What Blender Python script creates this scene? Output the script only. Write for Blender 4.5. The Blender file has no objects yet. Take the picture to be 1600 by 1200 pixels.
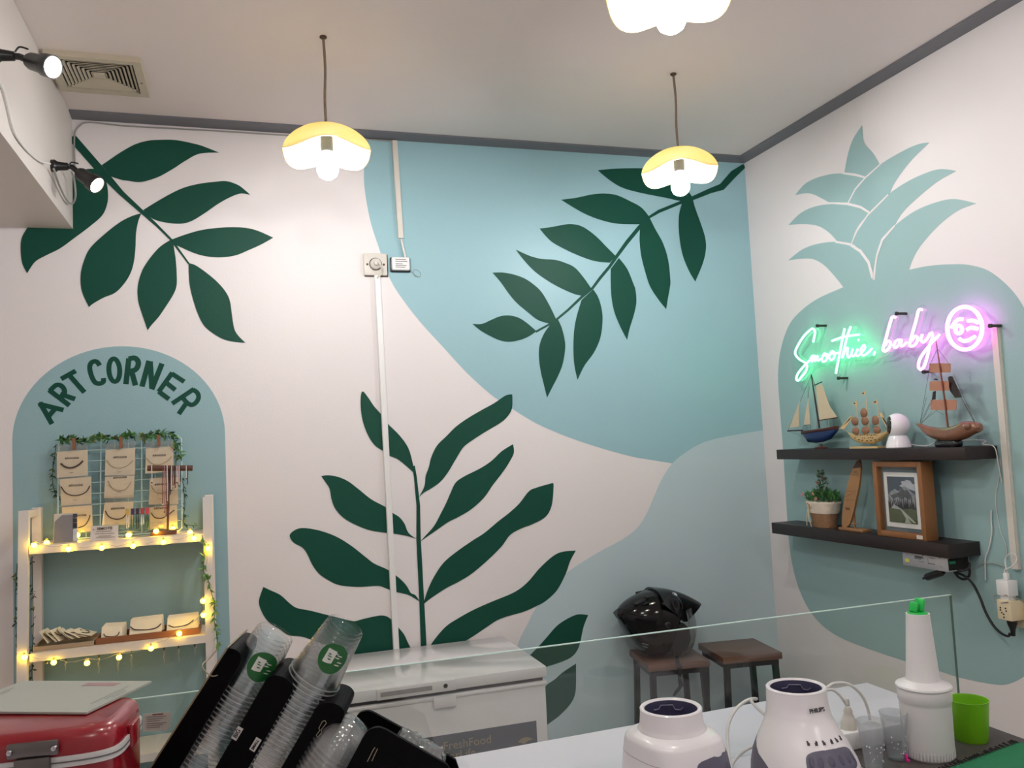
import bpy, bmesh, math, random
from mathutils import Vector, Matrix, noise as mnoise

SC = bpy.context.scene
COL = SC.collection
# ------------------------------------------------------------------ camera
YAW, PITCH, ROLL, FPX = math.radians(17.91346681), math.radians(4.06272792), math.radians(-2.76523784), 1308.4176
CAM = Vector((-2.3431, -3.4230, 1.62))
_f = Vector((math.sin(YAW)*math.cos(PITCH), math.cos(YAW)*math.cos(PITCH), math.sin(PITCH)))
_r0 = Vector((math.cos(YAW), -math.sin(YAW), 0)); _u0 = _r0.cross(_f)
_r = _r0*math.cos(ROLL) + _u0*math.sin(ROLL); _u = -_r0*math.sin(ROLL) + _u0*math.cos(ROLL)
cam_data = bpy.data.cameras.new('camera'); cam = bpy.data.objects.new('camera', cam_data); COL.objects.link(cam)
cam_data.sensor_width = 36; cam_data.lens = 36*FPX/1600; cam_data.clip_start = 0.02
cam.matrix_world = Matrix(((_r.x, _u.x, -_f.x, CAM.x), (_r.y, _u.y, -_f.y, CAM.y), (_r.z, _u.z, -_f.z, CAM.z), (0, 0, 0, 1)))
SC.camera = cam
# ------------------------------------------------------------------ world, exposure
w = bpy.data.worlds.new('world'); SC.world = w; w.use_nodes = True
w.node_tree.nodes['Background'].inputs[0].default_value = (0.55, 0.6, 0.7, 1)
w.node_tree.nodes['Background'].inputs[1].default_value = 0.25
vs = SC.view_settings
vs.view_transform = 'Standard'; vs.look = 'None'; vs.gamma = 1; vs.use_curve_mapping = False; vs.exposure = 0.0
SC.cycles.max_bounces = 7; SC.cycles.diffuse_bounces = 4; SC.cycles.glossy_bounces = 2; SC.cycles.transparent_max_bounces = 40
SC.cycles.sample_clamp_indirect = 6.0; SC.cycles.caustics_reflective = False; SC.cycles.caustics_refractive = False
BULB_L = 285.0          # radiance of a pendant bulb
SPOT_L = 26.0
FAIRY_L = 36.0
NEON_L = 8.0

# ------------------------------------------------------------------ from the photograph's frame to planes of the room
def ray(x, y): return _f + _r*((x-800)/FPX) - _u*((y-600)/FPX)
def on_z(x, y, z):
    d = ray(x, y); return CAM + d*((z-CAM.z)/d.z)
def on_y(x, y, Y=0.0):
    d = ray(x, y); return CAM + d*((Y-CAM.y)/d.y)
def on_x(x, y, X=0.0):
    d = ray(x, y); return CAM + d*((X-CAM.x)/d.x)
def at_depth(x, y, t):
    return CAM + ray(x, y)*t
def zline(X, Y, v):
    q = _u*FPX + _f*(v-600); return CAM.z - ((X-CAM.x)*q.x + (Y-CAM.y)*q.y)/q.z
H = 2.935
ZC = 0.96

# ------------------------------------------------------------------ materials
def lin(c):
    return tuple((v/255/12.92 if v/255 <= .04045 else ((v/255+.055)/1.055)**2.4) for v in c)
MATS = {}
def M(name, rgb, rough=.5, metal=0.0, var=.06, scale=30, bump=0.0, bscale=None, coat=0.0, spec=.5, emit=None, estr=0, sub=0.0):
    if name in MATS: return MATS[name]
    m = bpy.data.materials.new(name); m.use_nodes = True; MATS[name] = m
    nt = m.node_tree; b = nt.nodes['Principled BSDF']
    c = lin(rgb)
    b.inputs['Roughness'].default_value = rough; b.inputs['Metallic'].default_value = metal
    b.inputs['Specular IOR Level'].default_value = spec
    if coat: b.inputs['Coat Weight'].default_value = coat; b.inputs['Coat Roughness'].default_value = .06
    if sub: b.inputs['Subsurface Weight'].default_value = sub; b.inputs['Subsurface Radius'].default_value = (.01, .01, .01)
    tc = nt.nodes.new('ShaderNodeTexCoord'); n = nt.nodes.new('ShaderNodeTexNoise')
    n.inputs['Scale'].default_value = scale; n.inputs['Detail'].default_value = 4
    nt.links.new(tc.outputs['Object'], n.inputs['Vector'])
    mx = nt.nodes.new('ShaderNodeMix'); mx.data_type = 'RGBA'
    mx.inputs['A'].default_value = (*[v*(1-var) for v in c], 1); mx.inputs['B'].default_value = (*[min(1, v*(1+var)) for v in c], 1)
    nt.links.new(n.outputs['Fac'], mx.inputs['Factor']); nt.links.new(mx.outputs['Result'], b.inputs['Base Color'])
    if bump:
        n2 = nt.nodes.new('ShaderNodeTexNoise'); n2.inputs['Scale'].default_value = bscale or scale*4; n2.inputs['Detail'].default_value = 3
        nt.links.new(tc.outputs['Object'], n2.inputs['Vector'])
        bp = nt.nodes.new('ShaderNodeBump'); bp.inputs['Strength'].default_value = bump; bp.inputs['Distance'].default_value = .004
        nt.links.new(n2.outputs['Fac'], bp.inputs['Height']); nt.links.new(bp.outputs['Normal'], b.inputs['Normal'])
    if emit:
        b.inputs['Emission Color'].default_value = (*emit, 1); b.inputs['Emission Strength'].default_value = estr
    return m
def wood(name, rgb, rough=.5, scale=6, axis=(1, 14, 14), contrast=.35, bump=.1):
    if name in MATS: return MATS[name]
    m = M(name, rgb, rough, var=contrast, scale=scale, bump=bump, bscale=scale*5)
    nt = m.node_tree; tc = [n for n in nt.nodes if n.type == 'TEX_COORD'][0]
    mp = nt.nodes.new('ShaderNodeMapping'); mp.inputs['Scale'].default_value = axis
    nt.links.new(tc.outputs['Object'], mp.inputs['Vector'])
    for n in nt.nodes:
        if n.type == 'TEX_NOISE': nt.links.new(mp.outputs['Vector'], n.inputs['Vector'])
    return m
def glow(name, col, strength):
    if name in MATS: return MATS[name]
    m = bpy.data.materials.new(name); m.use_nodes = True; MATS[name] = m
    nt = m.node_tree; nt.nodes.clear()
    e = nt.nodes.new('ShaderNodeEmission'); o = nt.nodes.new('ShaderNodeOutputMaterial')
    e.inputs[0].default_value = (*col, 1); e.inputs[1].default_value = strength
    nt.links.new(e.outputs[0], o.inputs[0]); return m
def clear(name, tint=(.95, .97, .96), rough=.03, ior=1.45, milky=0.0, milk=(.9, .9, .9), gain=1.0):
    """thin clear plastic or glass sheet: tinted see-through, Fresnel gloss, optional milkiness"""
    if name in MATS: return MATS[name]
    m = bpy.data.materials.new(name); m.use_nodes = True; MATS[name] = m
    nt = m.node_tree; nt.nodes.clear(); N = nt.nodes.new; L = nt.links.new
    t = N('ShaderNodeBsdfTransparent'); t.inputs[0].default_value = (*tint, 1)
    g = N('ShaderNodeBsdfGlossy'); g.inputs['Roughness'].default_value = rough
    ge = N('ShaderNodeNewGeometry'); dt = N('ShaderNodeVectorMath'); dt.operation = 'DOT_PRODUCT'
    L(ge.outputs['Normal'], dt.inputs[0]); L(ge.outputs['Incoming'], dt.inputs[1])
    ab = N('ShaderNodeMath'); ab.operation = 'ABSOLUTE'; L(dt.outputs['Value'], ab.inputs[0])
    om = N('ShaderNodeMath'); om.operation = 'SUBTRACT'; om.inputs[0].default_value = 1; om.use_clamp = True; L(ab.outputs[0], om.inputs[1])
    pw_ = N('ShaderNodeMath'); pw_.operation = 'POWER'; pw_.inputs[1].default_value = 5; L(om.outputs[0], pw_.inputs[0])
    f0 = ((ior-1)/(ior+1))**2
    mu = N('ShaderNodeMath'); mu.operation = 'MULTIPLY_ADD'; mu.inputs[1].default_value = (1-f0)*gain; mu.inputs[2].default_value = f0*gain; mu.use_clamp = True; L(pw_.outputs[0], mu.inputs[0])
    base = t
    if milky:
        d = N('ShaderNodeBsdfDiffuse'); d.inputs[0].default_value = (*milk, 1)
        tr = N('ShaderNodeBsdfTranslucent'); tr.inputs[0].default_value = (*milk, 1)
        mm = N('ShaderNodeMixShader'); mm.inputs[0].default_value = .5; L(d.outputs[0], mm.inputs[1]); L(tr.outputs[0], mm.inputs[2])
        tc = N('ShaderNodeTexCoord'); nz = N('ShaderNodeTexNoise'); nz.inputs['Scale'].default_value = 40; L(tc.outputs['Object'], nz.inputs['Vector'])
        mr = N('ShaderNodeMapRange'); mr.inputs['To Min'].default_value = milky*.6; mr.inputs['To Max'].default_value = min(1, milky*1.4); L(nz.outputs['Fac'], mr.inputs[0])
        base = N('ShaderNodeMixShader'); L(mr.outputs[0], base.inputs[0]); L(t.outputs[0], base.inputs[1]); L(mm.outputs[0], base.inputs[2])
    mx = N('ShaderNodeMixShader'); L(mu.outputs[0], mx.inputs[0]); L(base.outputs[0], mx.inputs[1]); L(g.outputs[0], mx.inputs[2])
    o = N('ShaderNodeOutputMaterial'); L(mx.outputs[0], o.inputs[0]); return m

# ------------------------------------------------------------------ objects
WM = {}                                              # world matrix of every parent I make
def tag(o, label=None, cat=None, group=None, kind=None):
    if label: o['label'] = label
    if cat: o['category'] = cat
    if group: o['group'] = group
    if kind: o['kind'] = kind
    return o
def thing(name, loc, label, cat, rotz=0.0, group=None, rot=None):
    o = bpy.data.objects.new(name, None); COL.objects.link(o); o.empty_display_size = .05
    o.location = loc; o.rotation_euler = rot or (0, 0, rotz)
    WM[o.name] = Matrix.Translation(Vector(loc)) @ o.rotation_euler.to_matrix().to_4x4()
    return tag(o, label, cat, group)
def link(name, me, mat, parent=None, world=False, smooth=False):
    o = bpy.data.objects.new(name, me); COL.objects.link(o)
    if mat is not None:
        for mm in (mat if isinstance(mat, (list, tuple)) else [mat]): me.materials.append(mm)
    if parent is not None:
        o.parent = parent
        if world: me.transform(WM.get(parent.name, Matrix()).inverted())
        WM[o.name] = WM.get(parent.name, Matrix())
    else: WM[o.name] = Matrix()
    if smooth:
        for p in me.polygons: p.use_smooth = True
    return o
def finish(name, bm, mat, parent=None, world=False, smooth=False, sharp=None):
    bmesh.ops.recalc_face_normals(bm, faces=bm.faces)
    me = bpy.data.meshes.new(name); bm.to_mesh(me); bm.free()
    o = link(name, me, mat, parent, world, smooth)
    if sharp is not None:
        for p in me.polygons: p.use_smooth = True
        me.set_sharp_from_angle(angle=math.radians(sharp))
    return o
def pydata(name, verts, faces, mat, parent=None, world=False, smooth=False, sharp=None):
    bm = bmesh.new(); vv = [bm.verts.new(v) for v in verts]
    for f in faces:
        try: bm.faces.new([vv[i] for i in f])
        except ValueError: pass
    return finish(name, bm, mat, parent, world, smooth, sharp)
def bm_box(bm, c, s, R=None, bev=0.0, seg=2):
    """box with centre c, full size s, optional 3x3 rotation, bevelled edges"""
    r = bmesh.ops.create_cube(bm, size=1.0); vs_ = r['verts']
    for v in vs_: v.co = Vector((v.co.x*s[0], v.co.y*s[1], v.co.z*s[2]))
    if bev:
        es = list({e for v in vs_ for e in v.link_edges})
        q = bmesh.ops.bevel(bm, geom=es, offset=bev, segments=seg, affect='EDGES', profile=.5)
        vs_ = list({v for f in q['faces'] for v in f.verts} | {v for v in vs_ if v.is_valid})
        # every vertex of this island
        seen = set(vs_); st = list(vs_)
        while st:
            v = st.pop()
            for e in v.link_edges:
                o = e.other_vert(v)
                if o not in seen: seen.add(o); st.append(o)
        vs_ = list(seen)
    for v in vs_:
        p = v.co.copy()
        if R is not None: p = R @ p
        v.co = p + Vector(c)
def box(name, lo, hi, mat, parent=None, world=False, bev=0.0, R=None, seg=2):
    lo = Vector(lo); hi = Vector(hi); bm = bmesh.new()
    bm_box(bm, (lo+hi)/2, hi-lo, R, bev, seg)
    return finish(name, bm, mat, parent, world, sharp=40 if bev else None)
def catmull(pts, n=6, closed=False):
    P = [Vector(p) for p in pts]; out = []
    k = len(P)
    for i in range(k if closed else k-1):
        g = lambda j: P[j % k] if closed else P[max(0, min(k-1, j))]
        a, b, c, d = g(i-1), g(i), g(i+1), g(i+2)
        for s in range(n):
            t = s/n
            out.append(.5*((2*b) + (c-a)*t + (2*a-5*b+4*c-d)*t*t + (3*b-a-3*c+d)*t**3))
    if not closed: out.append(P[-1])
    return out
def bm_tube(bm, pts, rad, seg=8, cap=True, closed=False):
    pts = [Vector(p) for p in pts]; n = len(pts)
    rads = rad if isinstance(rad, (list, tuple)) else [rad]*n
    rings = []; prev = None
    for i, p in enumerate(pts):
        if closed: t = pts[(i+1) % n]-pts[i-1]
        else: t = pts[min(i+1, n-1)]-pts[max(i-1, 0)]
        if t.length < 1e-9: t = Vector((0, 0, 1))
        t.normalize()
        if prev is None:
            a = Vector((0, 0, 1)) if abs(t.z) < .9 else Vector((1, 0, 0))
            nrm = t.cross(a).normalized()
        else:
            nrm = prev - t*prev.dot(t)
            nrm = nrm.normalized() if nrm.length > 1e-6 else t.orthogonal().normalized()
        prev = nrm; bi = t.cross(nrm)
        rings.append([bm.verts.new(p + (nrm*math.cos(2*math.pi*k/seg) + bi*math.sin(2*math.pi*k/seg))*rads[i]) for k in range(seg)])
    for i in range(n if closed else n-1):
        A, B = rings[i], rings[(i+1) % n]
        for k in range(seg): bm.faces.new((A[k], A[(k+1) % seg], B[(k+1) % seg], B[k]))
    if cap and not closed:
        bm.faces.new(rings[0][::-1]); bm.faces.new(rings[-1])
def tube(name, pts, rad, mat, parent=None, world=False, seg=8, smoothn=0, closed=False):
    if smoothn:
        if isinstance(rad, (list, tuple)): rad = [v.x for v in catmull([Vector((q, 0, 0)) for q in rad], smoothn, closed)]
        pts = catmull(pts, smoothn, closed)
    bm = bmesh.new(); bm_tube(bm, pts, rad, seg, True, closed)
    return finish(name, bm, mat, parent, world, sharp=50)
def bm_lathe(bm, prof, seg=24, c=(0, 0, 0), R=None, closed_profile=False):
    rings = []; c = Vector(c)
    for (r_, z) in prof:
        if r_ < 1e-6: q = [Vector((0, 0, z))]
        else: q = [Vector((r_*math.cos(2*math.pi*k/seg), r_*math.sin(2*math.pi*k/seg), z)) for k in range(seg)]
        rings.append([bm.verts.new((R @ p if R is not None else p)+c) for p in q])
    pairs = list(zip(rings[:-1], rings[1:]))
    if closed_profile: pairs.append((rings[-1], rings[0]))
    for A, B in pairs:
        for k in range(seg):
            k2 = (k+1) % seg
            if len(A) == 1 and len(B) == 1: continue
            if len(A) == 1: bm.faces.new((A[0], B[k2], B[k]))
            elif len(B) == 1: bm.faces.new((A[k], A[k2], B[0]))
            else: bm.faces.new((A[k], A[k2], B[k2], B[k]))
def lathe(name, prof, mat, parent=None, world=False, seg=24, c=(0, 0, 0), R=None, sharp=40, closed_profile=False):
    bm = bmesh.new(); bm_lathe(bm, prof, seg, c, R, closed_profile)
    return finish(name, bm, mat, parent, world, sharp=sharp)
def bm_loft(bm, rings, cap=True):
    V = [[bm.verts.new(p) for p in r] for r in rings]; n = len(V[0])
    for A, B in zip(V[:-1], V[1:]):
        for k in range(n): bm.faces.new((A[k], A[(k+1) % n], B[(k+1) % n], B[k]))
    if cap: bm.faces.new(V[0][::-1]); bm.faces.new(V[-1])
    return V
def spline2(pts, n=5):
    """closed outline; a third element 1 marks a sharp corner"""
    k = len(pts); cor = [i for i in range(k) if len(pts[i]) > 2 and pts[i][2]]
    P = [Vector((p[0], p[1], 0)) for p in pts]
    if not cor: return [(v.x, v.y) for v in catmull(P, n, True)]
    out = []
    for a, b in zip(cor, cor[1:]+[cor[0]+k]):
        seg = [P[i % k] for i in range(a, b+1)]
        out += [(v.x, v.y) for v in (catmull(seg, n) if len(seg) > 2 else seg)][:-1]
    return out
def prism(name, pts, n, depth, mat, parent=None, world=False):
    """polygon of world points extruded by depth along -n (its face stays at the points)"""
    bm = bmesh.new(); n = Vector(n); A = [bm.verts.new(p) for p in pts]; B = [bm.verts.new(Vector(p)-n*depth) for p in pts]
    f = bm.faces.new(A); g = bm.faces.new(B[::-1]); k = len(A)
    for i in range(k): bm.faces.new((A[i], B[i], B[(i+1) % k], A[(i+1) % k]))
    bm.normal_update(); bmesh.ops.triangulate(bm, faces=[f, g])
    return finish(name, bm, mat, parent, world)
def ribbon(name, pts, n, mat, parent=None, world=False, lift=0.0):
    """flat painted line: pts are (point, width)"""
    n = Vector(n); P = [Vector(p) for p, _ in pts]; W = [w_ for _, w_ in pts]; vv = []; ff = []
    for i, p in enumerate(P):
        t = (P[min(i+1, len(P)-1)]-P[max(i-1, 0)]).normalized(); s = t.cross(n).normalized()
        vv += [p+s*W[i]/2+n*lift, p-s*W[i]/2+n*lift]
    for i in range(len(P)-1): ff.append((2*i, 2*i+1, 2*i+3, 2*i+2))
    return pydata(name, vv, ff, mat, parent, world)
def lettering(name, body, size, origin, xd, yd, mat, parent=None, world=False, depth=.0004, align='CENTER', squeeze=1.0, bold=0.0):
    cu = bpy.data.curves.new(name, 'FONT'); cu.body = body; cu.size = size; cu.align_x = align; cu.align_y = 'CENTER'
    cu.extrude = depth; cu.offset = bold; cu.resolution_u = 3
    t = bpy.data.objects.new('tmp', cu); COL.objects.link(t)
    dg = bpy.context.evaluated_depsgraph_get(); me = bpy.data.meshes.new_from_object(t.evaluated_get(dg)); me.name = name
    bpy.data.objects.remove(t); bpy.data.curves.remove(cu)
    xd = Vector(xd).normalized(); zd = xd.cross(Vector(yd)).normalized(); yd = zd.cross(xd)
    o = Vector(origin)
    me.transform(Matrix(((xd.x*squeeze, yd.x, zd.x, o.x), (xd.y*squeeze, yd.y, zd.y, o.y), (xd.z*squeeze, yd.z, zd.z, o.z), (0, 0, 0, 1))))
    return link(name, me, mat, parent, world)
def copy_tree(o, parent=None):
    c = o.copy(); COL.objects.link(c); c.parent = parent
    for ch in list(o.children): copy_tree(ch, c)
    return c
def struct(o, label, cat): return tag(o, label, cat, kind='structure')

# ------------------------------------------------------------------ paints and common materials
def paint(name, rgb, rough=.42, wear=.05, spec=.35):
    m = M(name, rgb, rough, var=wear, scale=1.6, bump=.12, bscale=140, spec=spec)
    return m
white_wall = paint('white_wall_paint', (229, 222, 221), .5, .04)
teal_p = paint('teal_paint', (150, 187, 195), .42, .03)
grey_teal_p = paint('grey_teal_paint', (188, 206, 211), .42, .03)
arch_p = paint('arch_teal_paint', (146, 178, 184), .42, .03)
pine_p = paint('pineapple_teal_paint', (152, 182, 182), .42, .03)
green_p = paint('dark_green_paint', (13, 70, 56), .5, .12, .22)
ceil_p = paint('ceiling_paint', (228, 218, 214), .7, .05)
grey_trim = paint('grey_trim_paint', (112, 112, 118), .45, .08)
floor_m = M('floor_tile', (212, 206, 198), .35, var=.08, scale=3)
white_pl = M('white_plastic', (232, 230, 228), .32, var=.02, scale=20)
grey_white_pl = M('aged_white_plastic', (214, 208, 198), .38, var=.05, scale=25)
cream_pl = M('cream_plastic', (222, 206, 172), .4, var=.04)
black_pl = M('black_plastic', (16, 16, 18), .35, var=.2)
black_rub = M('black_rubber_cable', (14, 14, 15), .5, var=.2)
white_cab = M('white_cable_sheath', (214, 212, 208), .4, var=.04)
grey_cab = M('grey_cable_sheath', (150, 148, 145), .5, var=.08)
chrome = M('chrome', (200, 200, 205), .18, 1.0, var=.03)
steel = M('brushed_steel', (140, 138, 136), .35, .9, var=.1, scale=80)
dark_hole = M('dark_recess', (20, 18, 17), .8, var=.2)
# ================================================================== ROOM
XL, YF = -3.75, -5.3
floor = struct(box('floor', (XL, YF, -.05), (0.1, .1, 0), floor_m), 'plain tiled shop floor hidden below the counters', 'floor')
ceiling = struct(box('ceiling', (XL, YF, H), (.1, .1, H+.05), ceil_p), 'flat painted shop ceiling with hanging lamps', 'ceiling')
wall_back = struct(box('wall_back', (XL, 0, 0), (.1, .1, H), white_wall), 'white back wall painted with large green leaves and teal shapes', 'wall')
wall_right = struct(box('wall_right', (0, YF, 0), (.1, 0, H), white_wall), 'white side wall painted with a large teal pineapple', 'wall')
wall_left = struct(box('wall_left', (XL-.1, YF, 0), (XL, .1, H), white_wall), 'plain white wall on the far left side', 'wall')
wall_front = struct(box('wall_front', (XL, YF-.1, 0), (.1, YF, H), white_wall), 'plain white wall behind the counter', 'wall')
BX, BZ = -2.93, 2.498
soffit_m = paint('soffit_paint', (214, 206, 200), .5, .06)
bulk = struct(box('ceiling_bulkhead', (XL, YF, BZ), (BX, -.001, H-.001), soffit_m), 'white boxed bulkhead along the ceiling with spotlights on it', 'bulkhead')
# cornice strips
def cornice(name, a, b, inward, label):
    a, b, i = Vector(a), Vector(b), Vector(inward)
    prof = [(0, H), (.06, H), (.06, H-.006), (.052, H-.008), (.012, 2.921), (0, 2.919)]
    bm = bmesh.new()
    bm_loft(bm, [[a+i*u+Vector((0, 0, z)) for u, z in prof], [b+i*u+Vector((0, 0, z)) for u, z in prof]])
    return struct(finish(name, bm, grey_trim), label, 'trim')
cornice('trim_1', (BX, 0, 0), (0, 0, 0), (0, -1, 0), 'grey cornice strip along the top of the back wall')
cornice('trim_2', (0, 0, 0), (0, YF, 0), (-1, 0, 0), 'grey cornice strip along the top of the pineapple wall')

# ------------------------------------------------------------------ murals
NB, NR = (0, -1, 0), (-1, 0, 0)
def back_shape(name, pts, mat, lift, n=5, raw=False):
    q = [(p[0], p[1]) for p in pts] if raw else spline2(pts, n)
    return prism(name, [on_y(x, y, -lift) for x, y in q], NB, .0004, mat, wall_back)
def right_shape(name, pts, mat, lift, n=5):
    return prism(name, [on_x(x, y, -lift) for x, y in spline2(pts, n)], NR, .0004, mat, wall_right)
def back_line(name, pts, mat, lift):
    k = 3.9/FPX
    return ribbon(name, [(on_y(x, y, -lift), w_*k) for x, y, w_ in pts], NB, mat, wall_back)
# large teal shape: left edge traced, the rest runs up to the cornice and into the corner
edge = spline2([(578, 180, 1), (571, 230), (569, 262), (569, 287), (573, 317), (580, 350), (592, 387), (610, 437), (633, 473), (660, 507), (693, 543), (727, 580), (757, 608), (776, 623), (800, 638.6), (839, 662), (884, 681.5), (932, 698), (986, 713), (1010, 717.5), (1050.5, 724), (1090, 730, 1), (1090, 600, 1)], 5)
e1 = [on_y(x, y, -.0006) for x, y in edge[:-2]]
e1[0].z = 2.9188; e1[0].x = e1[1].x+.004
pts = e1 + [Vector((-.0002, -.0006, e1[-1].z)), Vector((-.0002, -.0006, 2.9188))]
prism('painted_shape', pts, NB, .0004, teal_p, wall_back)
e2 = [on_y(x, y, -.0011) for x, y in spline2([(1191.5, 672.5, 1), (1154, 678.5), (1106, 689), (1076, 704), (1050.5, 724), (1034, 749), (1022, 776), (1010, 803), (995, 825.5), (971, 843.5), (935, 863), (890, 891.5), (858, 920), (835.5, 953), (824, 976), (810.6, 1003), (802, 1040), (800, 1080, 1), (1000, 1080, 1)], 5)][:-1]
e2[0].x = -.0002
prism('painted_shape', e2 + [Vector((e2[-1].x-.02, -.0011, .001)), Vector((-.0002, -.0011, .001))], NB, .0004, grey_teal_p, wall_back)
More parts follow.
